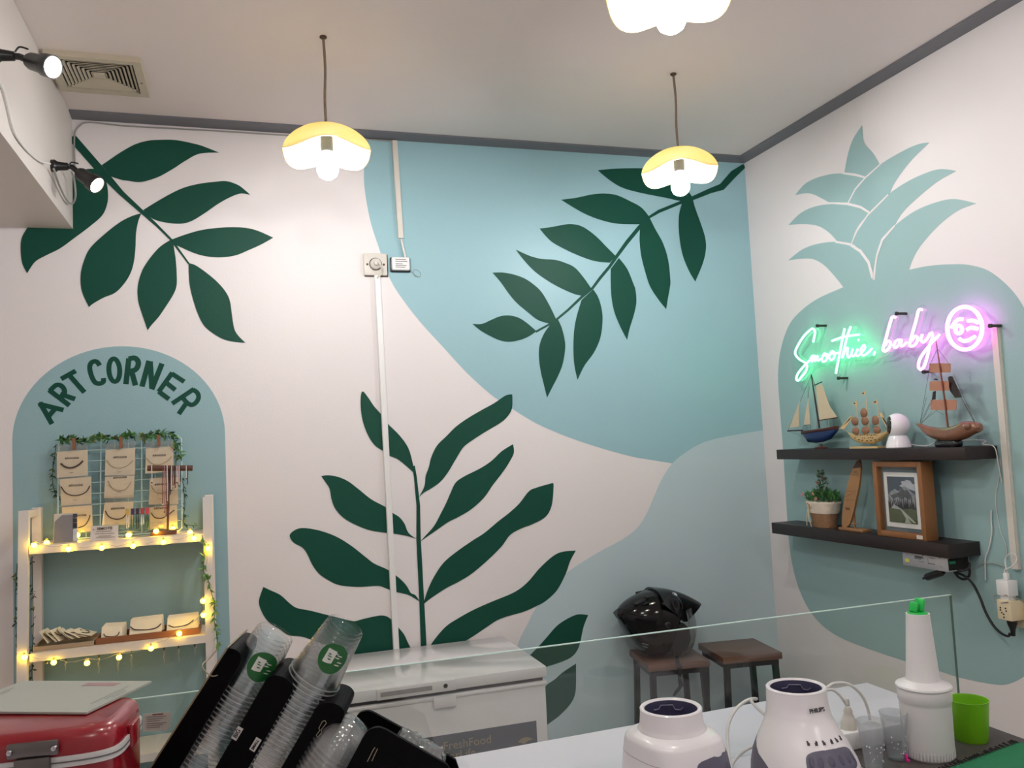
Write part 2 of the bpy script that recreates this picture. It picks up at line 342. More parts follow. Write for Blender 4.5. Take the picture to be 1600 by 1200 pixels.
LEAVES = [
 [(159,258,1),(172,249),(190,237),(210,226),(230,220),(250,218.4),(276,219),(308,225.6),(324,231),(342.4,238.4,1),(312,240),(290,251),(270,264),(246,277),(220,284.4),(200,282.4),(190,281),(174,276,1)],
 [(152,264,1),(164,280),(168.4,296),(168,316),(160,336),(140,354),(116,372),(94,388),(72,399),(56,408),(48,418),(42.4,427,1),(35,412),(32.4,392),(34,372),(44,354),(62,330),(88,302),(112,278),(132,265)],
 [(221,333,1),(205,338),(186,348),(162,367),(141,387.5),(131,408),(126,430.6),(128,455),(139,479.8,1),(145,474.7),(162,465),(179,458),(192,445.6),(203,429),(209,410),(211.6,387.5),(212.5,365),(216,346)],
 [(224,328,1),(240,318),(266,303),(288,293),(312,287),(336,284),(354,283),(372,289),(384,298),(391,304.4,1),(376,302.4),(360,308),(340,319),(320,333),(300,345),(284,349.4),(264,348.4),(244,344),(232,337)],
 [(269,374,1),(288,367),(312,360),(336,356.4),(360,355),(384,356),(404,361),(427,371.4,1),(408,382),(388,391),(368,399),(344,402),(320,400),(300,394),(282,386),(275,383,1)],
 [(267,374.4,1),(250,385.6),(235,402.5),(222,423),(215.3,447.5),(216,470),(222,490.6),(230.7,516,1),(237,507.5),(248,495),(259,479),(270.6,460.6),(276,445.6),(276,425),(274.4,404),(271,382,1)],
 [(294.6,411,1),(306,414.7),(325,428),(342,443),(354,458),(359.7,472),(362.5,492.5),(366,513),(372,524),(383.5,535.6,1),(366,534),(349,530),(332.5,520.6),(319,509),(310,492.5),(303.4,473.7),(297,449),(295,428.7)],
 [(838.3,517.5,1),(823.8,505),(811,496.7),(796.7,493),(782,494),(767.5,499.8),(753,506),(738.3,506,1),(751,516.5),(767.5,525.8),(782,532),(796.7,534),(813,531),(826,525.8)],
 [(869,498.7,1),(859,478),(846.7,457),(834,444.6),(819.6,435),(803,429),(786,425.8),(769.6,426,1),(782,440.4),(794.6,458),(807,472.7),(823.8,487),(840.4,499.8),(857.5,505.4,1)],
 [(871.7,498.7,1),(878,513),(882.5,532),(883,546.7),(879,569.6),(871.7,588),(863,605),(855,621,1),(849.8,600.8),(844.6,578),(842,555),(843.5,538),(849.8,521.7),(859.6,507.5,1)],
 [(924,451,1),(913,435),(898.7,418.5),(884,411),(867.5,406),(846.7,404.6),(828,399.8),(806,390,1),(817.5,405),(834,422.7),(855,438),(875.8,449.8),(896.7,459),(909,462,1)],
 [(927,452,1),(935,465),(940.4,484),(941.5,503),(938,528),(928,551),(913,571.7),(902.5,593.5,1),(897.7,571.7),(896,546.7),(897,517.5),(901,494.6),(908.7,468.5,1)],
 [(962,400,1),(948,386),(930,368),(910,354),(892,350),(876,352),(860,355),(843,357,1),(860,376),(880,388),(906,400),(930,408),(953,410.4,1)],
 [(967,403,1),(980,420),(990,444),(993,453),(994.4,471.5),(991,490),(983.8,513.7),(980,531,1),(970,511.9),(960.8,490),(956,468),(954.4,444),(954.4,420,1)],
 [(1014,338,1),(1002,324),(984,314),(964,305),(946,302.4),(926,303.6),(900,309),(876.4,312,1),(896,324),(916,335),(940,344),(966,349.6),(1000,350.4,1)],
 [(1015,340,1),(1024,358),(1036,380),(1044,406),(1047.4,436),(1047,447.7),(1043.4,467.8),(1041,483,1),(1028.7,467.8),(1015.9,447.7),(1008.5,425.7),(1002,400),(999.4,376),(1000,358,1)],
 [(934,266,1),(960,263.6),(1004,263),(1040,268),(1066,287),(1082,308,1),(1066,314),(1040,309),(1000,301),(972,293),(952,281)],
 [(1082,309,1),(1086,324),(1096,352),(1102,372),(1103,390),(1098,412),(1086.4,440,1),(1076,422),(1066,396),(1061,364),(1061,336),(1066,316,1)],
 [(648,740,1),(645,724),(638,700),(624,680),(606,662),(596,648),(584,634),(576,622),(567,611.5),(563.6,620),(564,642),(568,662),(576,682),(586,696),(598,704.4),(609,712.4),(622,718),(638,731)],
 [(650,842,1),(638,832),(632,818),(624,808),(613,801),(602,792),(580,780),(560,764),(544,752),(528,745),(512,742.6),(502,744,1),(509,754),(515,764),(518,780),(524,795),(538,810),(560,822),(580,829),(604,832.6),(614,833.6),(636.5,837.6)],
 [(656,940,1),(649,930),(642,926.5),(636.5,917),(629,908),(616,897),(603.5,889),(585,880.7),(570.5,869.7),(552,855),(533.9,843),(517,834.8),(495,827.9),(473,825),(460.5,828.4),(452.6,836.7),(458.7,847.7),(473,856),(480.7,867),(488,882.5),(499,897),(513.7,907),(528,913.7),(546.7,916.4),(565,917),(590.7,915.5),(603.5,919.5),(618,924.7),(636.5,929),(647.5,934.8)],
 [(411.4,917,1),(422,922),(438.5,930),(453,943),(464,950),(484,954),(506,959.5),(528,965),(552,970.5),(565,967.8),(583,963.6),(598,961.7),(609,966),(620,977.9),(631,990.7),(640,1009),(660,1042,1),(610,1040),(560,1030),(520,1012),(490,1001),(471.5,994.7),(451,992.5),(436.7,983),(420,972),(409,956),(404.6,939)],
 [(654.4,777,1),(663,760),(665,744),(670,730),(674,714),(683,696),(698,681),(712,667),(730,654),(752,641),(772,630),(788,619),(796,616.4),(800.6,616.4,1),(800,638),(792,652),(780,662),(758,675),(738,688),(724,699),(712,718),(700,738),(688,753),(674,763),(662,770)],
 [(656,847,1),(663,839),(678,822),(690,800),(698,784),(704,770),(712,754),(726,744),(750,732),(768,720),(784,705),(801.6,694,1),(803,707),(796,722),(784,740),(770,758),(756,778),(736,796),(716,808),(700,816),(680,830),(664,841)],
 [(661,944.7,1),(668.8,920.8),(679,899.7),(693.7,878.6),(714.8,861),(737.8,845),(757,832.6),(778,815),(796,801),(812,786),(826,768),(838,762),(863.6,754.6,1),(865,760),(862,790),(852,808),(832,819),(814,826),(797,836),(783.8,853.7),(762.7,874.8),(737.8,895.9),(716.7,909),(697.5,918.9),(674.5,934)],
 [(664,1026,1),(675.5,1004),(695.6,980),(714.8,966.8),(739.7,953),(766.5,941),(803,925.6),(824,910),(843,888),(864,869),(879.6,862),(899.8,860.4,1),(891,876.7),(883.5,897.8),(870,922.7),(852.8,939),(839,946.7),(818,956),(793,963),(776,969.7),(758.9,981),(734,997.5),(700,1016)],
 [(919,961,1),(903,960),(886.7,966.7),(870,978),(855,995),(840,1011.7),(828,1024),(808,1048,1),(832,1048),(856.7,1041),(875,1035),(891.7,1027.5),(901.7,1016.7),(906.7,1003),(911.7,980)],
 [(900,1037,1),(880,1050),(866.7,1061.7),(852,1073),(838,1100),(842,1142,1),(859,1129.7),(875,1117.5),(890,1101.7),(898,1086.7),(900,1068)],
]
for L_ in LEAVES: back_shape('painted_leaf', L_, green_p, .0019)
back_line('painted_stem', [(112,214,10),(145,252,10),(165,275,10),(190,302,6.5),(222,331,5),(245,352,3.2),(268,375,2.8),(295,412,2.2)], green_p, .0024)
back_line('painted_stem', [(1163,259,7),(1146,272,12),(1128,292,11),(1110,298,8),(1084,309,6.5),(1062,317,5),(1030,330,5),(1015,339,4),(999,355,6),(980,378,6),(964,400,5),(953,416,4.5),(938,434,4.5),(926,450,4),(909,464,4),(888,484,3.6),(870,499,3.2),(858,507,3),(837,518.5,3)], green_p, .0024)
back_line('painted_stem', [(646,728,4),(649,745,4),(651,765,4.5),(653.6,790,5),(654,842,6),(656,880,6.5),(658,920,6.5),(659.5,950,7),(662,1010,8),(664,1060,8)], green_p, .0024)
# arch of the art corner
ax, aw, az, ab = -2.772, .362, 1.715, .34
apts = [Vector((ax+aw, -.0006, .001))] + [Vector((ax+aw*math.cos(t*math.pi/40), -.0006, az+ab*math.sin(t*math.pi/40))) for t in range(41)] + [Vector((ax-aw, -.0006, .001))]
prism('painted_arch', apts, NB, .0004, arch_p, wall_back)
def zz(p, o=(0, 520), s=.2375): return [(o[0]+a*s, o[1]+b*s) for a, b in p]
LETTERS = {
 'A': [[(262,458),(342,600)], [(255,468),(418,508)], [(318,552),(366,494)]],
 'R': [[(322,376),(457,478)], [(328,382),(368,345),(402,348),(424,378),(418,412),(392,424),(384,422)], [(396,402),(494,436)]],
 'T': [[(402,304),(498,250)], [(450,272),(556,392)]],
 'C': [[(656,216),(636,190),(604,194),(590,228),(602,284),(626,326),(656,334),(680,322),(680,298)]],
 'O': [[(752+36*math.cos(t*math.pi/10)+4*math.sin(t*math.pi/10), 246+76*math.sin(t*math.pi/10)) for t in range(21)]],
 'R2': [[(848,168),(828,338)], [(846,172),(888,166),(910,192),(904,226),(884,246),(844,254)], [(866,254),(892,346)]],
 'N': [[(980,184),(934,354)], [(988,188),(1000,368)], [(1066,202),(998,372)]],
 'E': [[(1134,262),(1044,388)], [(1130,268),(1212,322)], [(1096,330),(1154,376)], [(1044,386),(1112,436)]],
 'R3': [[(1276,370),(1132,466)], [(1268,374),(1298,394),(1306,428),(1286,462),(1256,474),(1222,452),(1202,422)], [(1226,462),(1176,534)]],
}
for k_, strokes in LETTERS.items():
    bm = bmesh.new()
    for si, s_ in enumerate(strokes):
        P = [on_y(x, y, -.0012-.0003*si) for x, y in zz(s_)]
        if len(P) > 3 and k_ != 'O': P = catmull(P, 4)
        n_ = Vector(NB); W_ = .0172 if k_ not in ('N', 'R2') else .019; V = []
        for i, p in enumerate(P):
            if k_ == 'O': t_ = P[(i+1) % (len(P)-1)]-P[(i-1) % (len(P)-1)]
            else: t_ = P[min(i+1, len(P)-1)]-P[max(i-1, 0)]
            s2 = t_.normalized().cross(n_).normalized()
            V.append((bm.verts.new(p+s2*W_/2), bm.verts.new(p-s2*W_/2)))
        for a, b in zip(V[:-1], V[1:]): bm.faces.new((a[0], a[1], b[1], b[0]))
    finish('painted_letter', bm, green_p, wall_back)
# pineapple
right_shape('painted_fruit', [(1420.4,421.5,1),(1449,415.8),(1483,413),(1514,414),(1545.6,423.7),(1576.8,449),(1599.5,480),(1626,535),(1644,610),(1654,700),(1658,800),(1652,900),(1636,985),(1615,1040),(1600,1057),(1575,1069),(1550,1069),(1500,1059),(1462,1047),(1420,1035),(1360,1015),(1312.5,996),(1282.5,975),(1262.5,950),(1247.5,917.5),(1237.5,880),(1232.5,842.5),(1228.7,790),(1225,727.5),(1222.5,690),(1218.7,640),(1215.6,586),(1220.7,542.5),(1233.6,506.6),(1254,483.5),(1279.7,465.6),(1317,449,1)], pine_p, .0006)
CROWN = [
 [(1231.6,406.7,1),(1253.7,389.7),(1279,380.6),(1307.5,377.8),(1327,381.8),(1344.4,392.5),(1357,409.6),(1365,433.7,1),(1365,455,1),(1317.5,448.5,1),(1301.9,429),(1284.9,412.4),(1265,404)],
 [(1364,433.7,1),(1370,401),(1378.4,375.6),(1398,352.9),(1429,330),(1463,316),(1491.8,311),(1525.8,318,1),(1497.4,328.8),(1469,350),(1440.7,381),(1426.6,404),(1420.4,421.5,1),(1421,430,1),(1364,452,1)],
 [(1331,380,1),(1338.7,361),(1355.7,335.9),(1386.9,304.7),(1420.9,282),(1457.7,266.4),(1477.6,264.5),(1494,267.3,1),(1463.4,284.9),(1429.4,313),(1409.6,333),(1398,352,1),(1378.4,374),(1369,397),(1364.8,428,1),(1356,406),(1343,390)],
 [(1231.9,351.5,1),(1250.9,333),(1273.5,322.6),(1299,318.9),(1324.5,319.4),(1344.4,324.5),(1358,332.5,1),(1339,356),(1330,380,1),(1307.5,376.5,1),(1296,364),(1279,353.4),(1256.5,350)],
 [(1452,222.5,1),(1435,225.3),(1412.4,235),(1378.4,255),(1350,279),(1335.9,296),(1325.5,317.5,1),(1344.4,322.7),(1358.5,331.5,1),(1389.7,303.3,1),(1398,284.9),(1420.9,253.7)],
 [(1242.4,304.7,1),(1259.4,286),(1284.9,275),(1316,271),(1350,278.5,1),(1334,298),(1325,317,1),(1294.8,316,1),(1273.5,304.7),(1259.4,301.9)],
 [(1347,195.6,1),(1333,216.8),(1324.5,242),(1319.4,269.8,1),(1350.5,277.5,1),(1374,257,1),(1364,239.5),(1350,222.5)],
]
for i_, c_ in enumerate(CROWN): right_shape('painted_crown_leaf', c_, pine_p, .0008+.00012*i_)
for ln in ([(1305,378,2),(1327,381.5,3),(1344.4,392.5,4),(1357,409.6,4.5),(1363.5,434,4.5)], [(1365,437,4),(1367.5,415,3),(1370,399,3),(1378.4,374.5,4),(1398,352.5,2.5)], [(1330,381,2),(1338.7,361,2.4),(1355.7,335.9,2.4),(1388,304,2.4)], [(1294,317,2),(1324.5,318.5,3.2),(1344.4,323.5,3.2),(1359,332.5,2.5)], [(1325,317,2),(1335.9,296,2.4),(1351,278.5,2.4),(1376,256,2)], [(1316,270.5,2.4),(1336,273,3),(1351,277,2.4)]):
    ribbon('painted_line', [(on_x(x, y, -.0022), w_*.0031) for x, y, w_ in ln], NR, white_wall, wall_right)

# ================================================================== CEILING VENT, PENDANTS, SPOTLIGHTS
vent_m = M('vent_plastic', (196, 186, 166), .5, var=.08, scale=12)
vc = Vector((-2.775, -.405, H)); VW = .142
vt = thing('ceiling_vent', vc, 'square beige slatted air vent set in the ceiling by the bulkhead', 'vent')
bm = bmesh.new()
for a, b in (((-VW, -VW), (VW, -VW+.026)), ((-VW, VW-.026), (VW, VW)), ((-VW, -VW+.026), (-VW+.026, VW-.026)), ((VW-.026, -VW+.026), (VW, VW-.026))):
    bm_box(bm, ((a[0]+b[0])/2, (a[1]+b[1])/2, -.009), (b[0]-a[0], b[1]-a[1], .018))
vfr = finish('frame', bm, vent_m, vt)
box('backing', (-VW+.02, -VW+.02, -.004), (VW-.02, VW-.02, -.0005), dark_hole, vt)
G = VW-.028
for side in range(4):
    for i in range(8):
        d = .02+i*(G-.022)/7.4; half = d*.96
        R_ = Matrix.Rotation(side*math.pi/2, 3, 'Z'); tilt = Matrix.Rotation(math.radians(38), 3, 'X')
        bm = bmesh.new(); bm_box(bm, R_ @ Vector((0, -d, -.0095)), (2*half, .0085, .0018), R_ @ tilt)
        finish('slat', bm, vent_m, vt)
box('centre_plate', (-.018, -.018, -.015), (.018, .018, -.006), vent_m, vt, bev=.002)
lathe('screw', [(0, -.021), (.004, -.02), (.0045, -.018)], steel, vfr, seg=8, c=(VW-.013, .02, 0))

shade_m = None
def shade_material():
    m = bpy.data.materials.new('amber_shade_glass'); m.use_nodes = True; nt = m.node_tree; nt.nodes.clear(); N = nt.nodes.new; L = nt.links.new
    tc = N('ShaderNodeTexCoord'); nz = N('ShaderNodeTexNoise'); nz.inputs['Scale'].default_value = 9; nz.inputs['Detail'].default_value = 3
    L(tc.outputs['Object'], nz.inputs['Vector'])
    cr = N('ShaderNodeValToRGB'); cr.color_ramp.elements[0].color = (1, .80, .36, 1); cr.color_ramp.elements[0].position = .38
    cr.color_ramp.elements[1].color = (1, .90, .55, 1); cr.color_ramp.elements[1].position = .62; L(nz.outputs['Fac'], cr.inputs[0])
    d = N('ShaderNodeBsdfDiffuse'); d.inputs[0].default_value = (.75, .66, .42, 1)
    t = N('ShaderNodeBsdfTranslucent'); L(cr.outputs[0], t.inputs[0])
    mx = N('ShaderNodeMixShader'); mx.inputs[0].default_value = SHADE_T; L(d.outputs[0], mx.inputs[1]); L(t.outputs[0], mx.inputs[2])
    g = N('ShaderNodeBsdfGlossy'); g.inputs['Roughness'].default_value = .12
    m2 = N('ShaderNodeMixShader'); m2.inputs[0].default_value = .04; L(mx.outputs[0], m2.inputs[1]); L(g.outputs[0], m2.inputs[2])
    o = N('ShaderNodeOutputMaterial'); L(m2.outputs[0], o.inputs[0]); return m
SHADE_T = .42
shade_m = shade_material()
bulb_m = glow('bulb_light', (.985, .985, .985), BULB_L)
cord_m = M('aged_brown_cord', (112, 96, 82), .7, var=.25, scale=60)
def pendant(x, y, ztop, label, rot=0.0):
    rot = math.atan2(-3.4-y, -2.3-x)+math.pi/4
    t = thing('pendant_lamp', (x, y, H), label, 'lamp', rot, 'wavy glass pendant lamps')
    lathe('ceiling_hook', [(0, 0), (.011, 0), (.012, -.004), (.006, -.009), (0, -.012)], M('dark_hook', (70, 52, 42), .5), t, seg=12)
    zt = ztop-H
    tube('cord', [(0, 0, -.004), (.003, .001, zt*.35), (-.002, 0, zt*.7), (0, 0, zt+.002)], .0042, cord_m, t, seg=8, smoothn=4)
    # wavy dome
    seg, nr = 60, 14; R0 = .142; V = []; F = []
    for sh in (0, 1):
        for i in range(nr+1):
            s = i/nr
            for k in range(seg):
                a = 2*math.pi*k/seg
                r_ = R0*math.sin(s*math.pi*.43)/math.sin(math.pi*.43) if s > 0 else .006
                z = -.084*(1-math.cos(s*math.pi*.43))/(1-math.cos(math.pi*.43))
                wv = max(0, s-.35)/.65
                r_ *= 1+.04*wv*wv*math.cos(4*a); z += -.012*wv*wv*math.cos(4*a)-.008*wv**3
                if sh: r_ = max(.003, r_-.004); z -= .004*(1-s*.8)
                V.append((r_*math.cos(a), r_*math.sin(a), zt+z))
    q = (nr+1)*seg
    for sh in (0, 1):
        for i in range(nr):
            for k in range(seg): F.append((sh*q+i*seg+k, sh*q+i*seg+(k+1) % seg, sh*q+(i+1)*seg+(k+1) % seg, sh*q+(i+1)*seg+k))
    for k in range(seg):
        F.append((nr*seg+k, nr*seg+(k+1) % seg, q+nr*seg+(k+1) % seg, q+nr*seg+k))
        F.append((k, (k+1) % seg, q+(k+1) % seg, q+k))
    pydata('shade', V, F, shade_m, t, smooth=True)
    lathe('socket', [(0, zt-.006), (.019, zt-.008), (.02, zt-.072), (.017, zt-.084), (0, zt-.084)], M('lamp_socket', (22, 20, 19), .6), t, seg=20)
    zb = zt-.078
    lathe('bulb', [(0, zb-.094), (.014, zb-.0915), (.026, zb-.083), (.0325, zb-.068), (.033, zb-.056), (.028, zb-.038), (.02, zb-.02), (.0145, zb-.004), (0, zb-.002)], bulb_m, t, seg=24, sharp=180)
    return t
pA = on_z(505, 57, H); pB = on_z(1052, 115, H)
zA = zline(pA.x, pA.y, 197); zB = zline(pB.x, pB.y, 233)
pendant(pA.x, pA.y, zA, 'wavy amber glass pendant lamp above the white leaf mural, left of the others', 2.0)
pendant(pB.x, pB.y, zB, 'wavy amber glass pendant lamp hanging in the corner by the pineapple wall', 2.2)
pCb = on_z(1049, 36, zB-.15)
pendant(pCb.x, pCb.y, zB, 'wavy amber glass pendant lamp cut off by the top edge, nearest of the three', 2.9)
pendant(pA.x, pCb.y-.42, zB, 'wavy amber glass pendant lamp added for fill, out of view above the near counter', 1.0)  # extra lamp kept out of view, added as fill light
pendant(pB.x, pCb.y-1.45, zB, 'wavy amber glass pendant lamp added for fill behind the camera to the right')  # unseen extra lamp, added to fill the room from behind the camera
pendant(pA.x-.25, pCb.y-1.7, zB, 'wavy amber glass pendant lamp added for fill behind the camera to the left')  # another unseen lamp added to lift the fill

spot_m = glow('spotlight_face', (1.0, .86, .66), SPOT_L)
def spotlight(p, d, label):
    """p: mounting point on the bulkhead face, d: direction the head points"""
    t = thing('spotlight', p, label, 'spotlight', 0, 'black clip spotlights on the bulkhead')
    d = Vector(d).normalized(); R_ = d.to_track_quat('Z', 'Y').to_matrix()
    lathe('mount', [(0, 0), (.02, 0), (.021, .012), (.015, .02), (.012, .05), (0, .05)], black_pl, t, seg=16, R=Vector((1, 0, 0)).to_track_quat('Z', 'Y').to_matrix())
    a = Vector((.05, 0, 0)); h0 = a+d*.03+Vector((.012, 0, -.004))
    tube('arm', [a-Vector((.006, 0, 0)), a+Vector((.012, 0, 0)), h0], .009, black_pl, t)
    lathe('head', [(0, 0), (.018, .002), (.022, .012), (.024, .05), (.029, .058), (.03, .085), (.0265, .085), (.0262, .078), (0, .078)], black_pl, t, seg=24, c=h0, R=R_)
    lathe('lens', [(0, .081), (.026, .081), (.026, .0795), (0, .0795)], spot_m, t, seg=24, c=h0, R=R_)
    tube('clip', [h0+Vector((-.03, 0, .02)), h0+Vector((-.02, 0, .034)), h0+Vector((0, 0, .03))], .0025, black_pl, t, smoothn=4)
    return t
m1 = on_x(80, 259, BX); m2 = on_x(-12, 85, BX)
spotlight(m1, (.60, -.30, -.50), 'small black spotlight lit on the bulkhead beside the painted leaf')
spotlight(m2, (.62, -.42, -.30), 'small black spotlight lit on the bulkhead at the upper left edge')
def wall_cable(name, label, pts, rad, mat, cat='cable', sm=6):
    o = tube(name, pts, rad, mat, None, seg=8, smoothn=sm); return tag(o, label, cat)
bp = lambda x, y, o=.006: on_x(x, y, BX+o)
wall_cable('white_cable', 'thin white cable looping down the bulkhead between the two spotlights', [bp(-30, 110), bp(0, 130), bp(12, 165), bp(22, 205), bp(40, 232), bp(60, 250), bp(78, 256, .02)], .0035, white_cab)
wall_cable('white_cable', 'white cable hanging in a loop below the lower spotlight', [bp(84, 264, .02), bp(92, 288, .012), bp(104, 312, .012), bp(113, 318, .016), bp(118, 306, .03), bp(116, 282, .03), bp(112, 268, .035)], .0035, grey_cab)
wp = lambda x, y, o=.004: on_y(x, y, -o)
wall_cable('grey_cable', 'thin grey cable running under the cornice and down the bulkhead edge', [wp(117, 262), wp(116, 230), wp(117, 208), wp(124, 197), wp(140, 191), wp(200, 197), wp(330, 204), wp(440, 211), wp(560, 217), wp(617, 221)], .003, grey_cab, sm=5)

# ================================================================== BACK WALL ELECTRICS
def trunking(name, a, b, wd, dp, n, label, mat, group=None):
    """square plastic trunking between wall points a and b with a raised cover"""
    a, b, n = Vector(a), Vector(b), Vector(n); t = (b-a).normalized(); s = t.cross(n).normalized()
    th = thing(name, b, label, 'conduit', 0, group)
    for nm, w0, n0, n1 in (('base_strip', wd, 0.0, dp*.55), ('cover', wd*.86, dp*.55, dp)):
        pr = [s*(-w0/2)+n*n0, s*(w0/2)+n*n0, s*(w0/2)+n*n1, s*(-w0/2)+n*n1]
        bm = bmesh.new(); bm_loft(bm, [[a+q for q in pr], [b+q for q in pr]]); finish(nm, bm, mat, th, True)
    return th
trunking('cable_trunking', on_y(616, 221, -.001), on_y(626, 373, -.001), .0235, .014, NB, 'short white cable trunking running down from the cornice over the teal paint', grey_white_pl)
trunking('cable_trunking', on_y(589, 431, -.001), on_y(623, 1100, -.001), .0245, .015, NB, 'long white cable trunking running down the wall from the square socket', white_pl)
# square socket with round plug
sk = on_y(586, 414); t = thing('wall_socket', sk, 'old cream square wall socket with a round plug in it', 'socket')
pl8 = box('plate', (-.048, -.014, -.046), (.048, -.001, .046), grey_white_pl, t, bev=.004)
box('back_box', (-.044, -.006, -.05), (.052, 0, .044), M('socket_back', (62, 50, 46), .6), t)
Ry = Vector((0, -1, 0)).to_track_quat('Z', 'Y').to_matrix()
lathe('socket_ring', [(.026, .012), (.027, .016), (.024, .0165), (.023, .0135), (.0205, .0135)], M('socket_ring', (96, 90, 84), .5), t, seg=24, R=Ry)
lathe('plug', [(0, .013), (.0225, .0135), (.0225, .026), (.019, .03), (.011, .034), (.009, .046), (0, .047)], grey_white_pl, t, seg=24, R=Ry)
for sx in (-1, 1): lathe('screw', [(0, .0165), (.0045, .016), (.005, .013)], M('rusty_screw', (96, 66, 48), .5, .6), pl8, seg=10, c=(sx*.034, 0, -.001), R=Ry)
tube('plug_lead', [(.003, -.044, .002), (.012, -.05, -.006), (.02, -.04, -.02), (.022, -.025, -.038), (.012, -.02, -.05), (.004, -.012, -.06)], .0042, grey_white_pl, t, smoothn=5)
# small driver box
dv = on_y(625, 413.5); t = thing('junction_box', dv, 'small white labelled power adapter box hanging on the teal wall', 'adapter')
cs8 = box('casing', (-.038, -.026, -.028), (.037, -.004, .027), white_pl, t, bev=.006)
box('rear_shell', (-.043, -.012, -.034), (.042, 0, .028), black_pl, t, bev=.005)
for i, (zz_, wd) in enumerate(((.016, .045), (.008, .05), (-.002, .03), (-.009, .046), (-.016, .04))):
    box('label_line', (-.024, -.0268, zz_-.0013), (-.024+wd, -.0259, zz_+.0013), M('label_ink', (120, 112, 118), .6), cs8)
tube('lead', [on_y(627, 374, -.008), on_y(630, 388, -.01), on_y(633, 400, -.012), on_y(632.5, 406, -.012)], .0055, white_cab, t, True, smoothn=4)
tube('thin_wire', [on_y(641, 423, -.004), on_y(648, 429, -.003), on_y(655, 433, -.005), on_y(657, 427, -.006), on_y(651, 421, -.004), on_y(646, 423, -.003), on_y(648, 431, -.005), on_y(653, 432, -.004)], .0009, grey_cab, t, True, seg=6, smoothn=5)
# ================================================================== NEON SIGN
NX = -.045                                            # plane of the tubes
neon_g = glow('neon_green', (.16, 1.0, .38), NEON_L)
neon_p = glow('neon_pink', (1.0, .18, .74), NEON_L)
acryl = clear('clear_acrylic', (.97, .98, .98), .04, 1.4)
sgn = thing('neon_sign', on_x(1392, 540, -.01), 'lit neon sign reading Smoothie baby in green and pink with a winking face', 'neon sign')
def zp(pts, o, s): return [(o[0]+a*s, o[1]+b*s) for a, b in pts]
g_ = lambda pts: zp(pts, (1220, 460), .13333)
k_ = lambda pts: zp(pts, (1370, 460), .13333)
def neon(pts, mat, rad=.0042, sm=5, closed=False):
    P = [on_x(x, y, NX) for x, y in pts]
    tube('neon_tube', P, rad, mat, sgn, True, seg=8, smoothn=sm if len(P) > 2 else 0, closed=closed)
G_STROKES = [
 [(380,560),(392,500),(402,440),(375,402),(335,425),(270,490),(205,590),(170,670),(182,722),(232,770),(290,805),(308,850),(288,910),(240,970),(205,1010),(182,990),(200,930),(245,870),(300,810),(340,770)],
 [(340,770),(375,715),(362,790),(402,720),(398,780),(430,722),(432,775),(470,755)],
 [(495,720),(480,760),(500,790),(535,765),(540,715),(515,690),(495,720),(550,700)],
 [(585,690),(565,735),(590,770),(625,740),(630,690),(605,665),(585,690),(650,690),(690,680)],
 [(748,400),(725,510),(700,640),(675,770),(645,925)],
 [(820,378),(782,480),(750,610),(718,745),(755,650),(785,625),(780,700),(795,740),(830,700)],
 [(602,545),(700,508),(800,486),(920,470)],
 [(845,640),(828,700),(850,725),(880,690),(905,640)],
 [(912,522),(905,545)],
 [(900,640),(878,700),(900,722),(940,690),(985,630),(975,592),(945,630),(938,690),(970,715),(1020,685),(1070,632)],
 [(1102,672),(1088,712)],
]
P_STROKES = [
 [(218,268),(180,268),(152,350),(112,500),(75,640),(105,662),(150,620),(162,565),(130,548),(95,600)],
 [(285,535),(235,540),(200,590),(215,625),(255,590),(288,535),(280,595),(310,600),(350,560)],
 [(530,180),(492,184),(462,300),(422,440),(385,585),(415,608),(460,575),(480,515),(450,490),(410,540)],
 [(535,470),(515,530),(545,560),(590,520),(625,455)],
 [(640,440),(655,500),(625,580),(598,700),(562,825),(522,880),(490,852),(500,770),(560,670),(640,570),(735,472)],
 [(1030+204*math.cos(t*math.pi/14), 396+250*math.sin(t*math.pi/14)) for t in range(28)],
 [(1002,290),(950,296),(905,345),(875,392)],
 [(960+38*math.cos(t*math.pi/6)+0, 412+46*math.sin(t*math.pi/6)) for t in range(12)],
 [(1068,312),(1120,306),(1185,330)],
 [(1058,412),(1105,390),(1180,402)],
 [(968,520),(1020,546),(1085,530),(1150,492)],
]
for s_ in G_STROKES: neon(g_(s_), neon_g)
for i_, s_ in enumerate(P_STROKES): neon(k_(s_), neon_p, .0066 if i_ >= 5 else .005, closed=i_ in (5, 7))
def plate(pts, name='backing_plate'):
    return prism(name, [on_x(x, y, NX+.010) for x, y in spline2(pts, 4)], NR, .004, acryl, sgn, True)
plate([(1240,588),(1236,560),(1246,530),(1262,510),(1276,506),(1282,520),(1276,545),(1290,548),(1308,520),(1332,503),(1346,512),(1352,535),(1366,540),(1372,552),(1352,562),(1318,568),(1312,592),(1302,592),(1302,572),(1276,576),(1262,596),(1248,604)])
plate([(1376,552),(1380,515),(1394,488),(1404,490),(1404,515),(1420,520),(1430,484),(1444,476),(1448,492),(1440,518),(1466,512),(1478,522),(1462,545),(1452,572),(1444,586),(1430,584),(1430,562),(1420,556),(1390,566)])
plate([(1512+39*math.cos(t*math.pi/8), 513+40*math.sin(t*math.pi/8)) for t in range(16)])
for x, y in ((1276, 509), (1309, 591), (1400, 490), (1442, 581), (1546, 509)):
    a = on_x(x, y, NX-.004); lathe('standoff', [(0, 0), (.007, 0), (.007, .008), (.005, .01), (.005, .047), (0, .047)], M('standoff_metal', (84, 78, 72), .3, .9), sgn, True, seg=12, c=a, R=Vector((1, 0, 0)).to_track_quat('Z', 'Y').to_matrix())
tube('thin_lead', [on_x(1372, 560, NX), on_x(1384, 556, NX), on_x(1395, 545, NX+.01)], .0012, white_cab, sgn, True, smoothn=4)
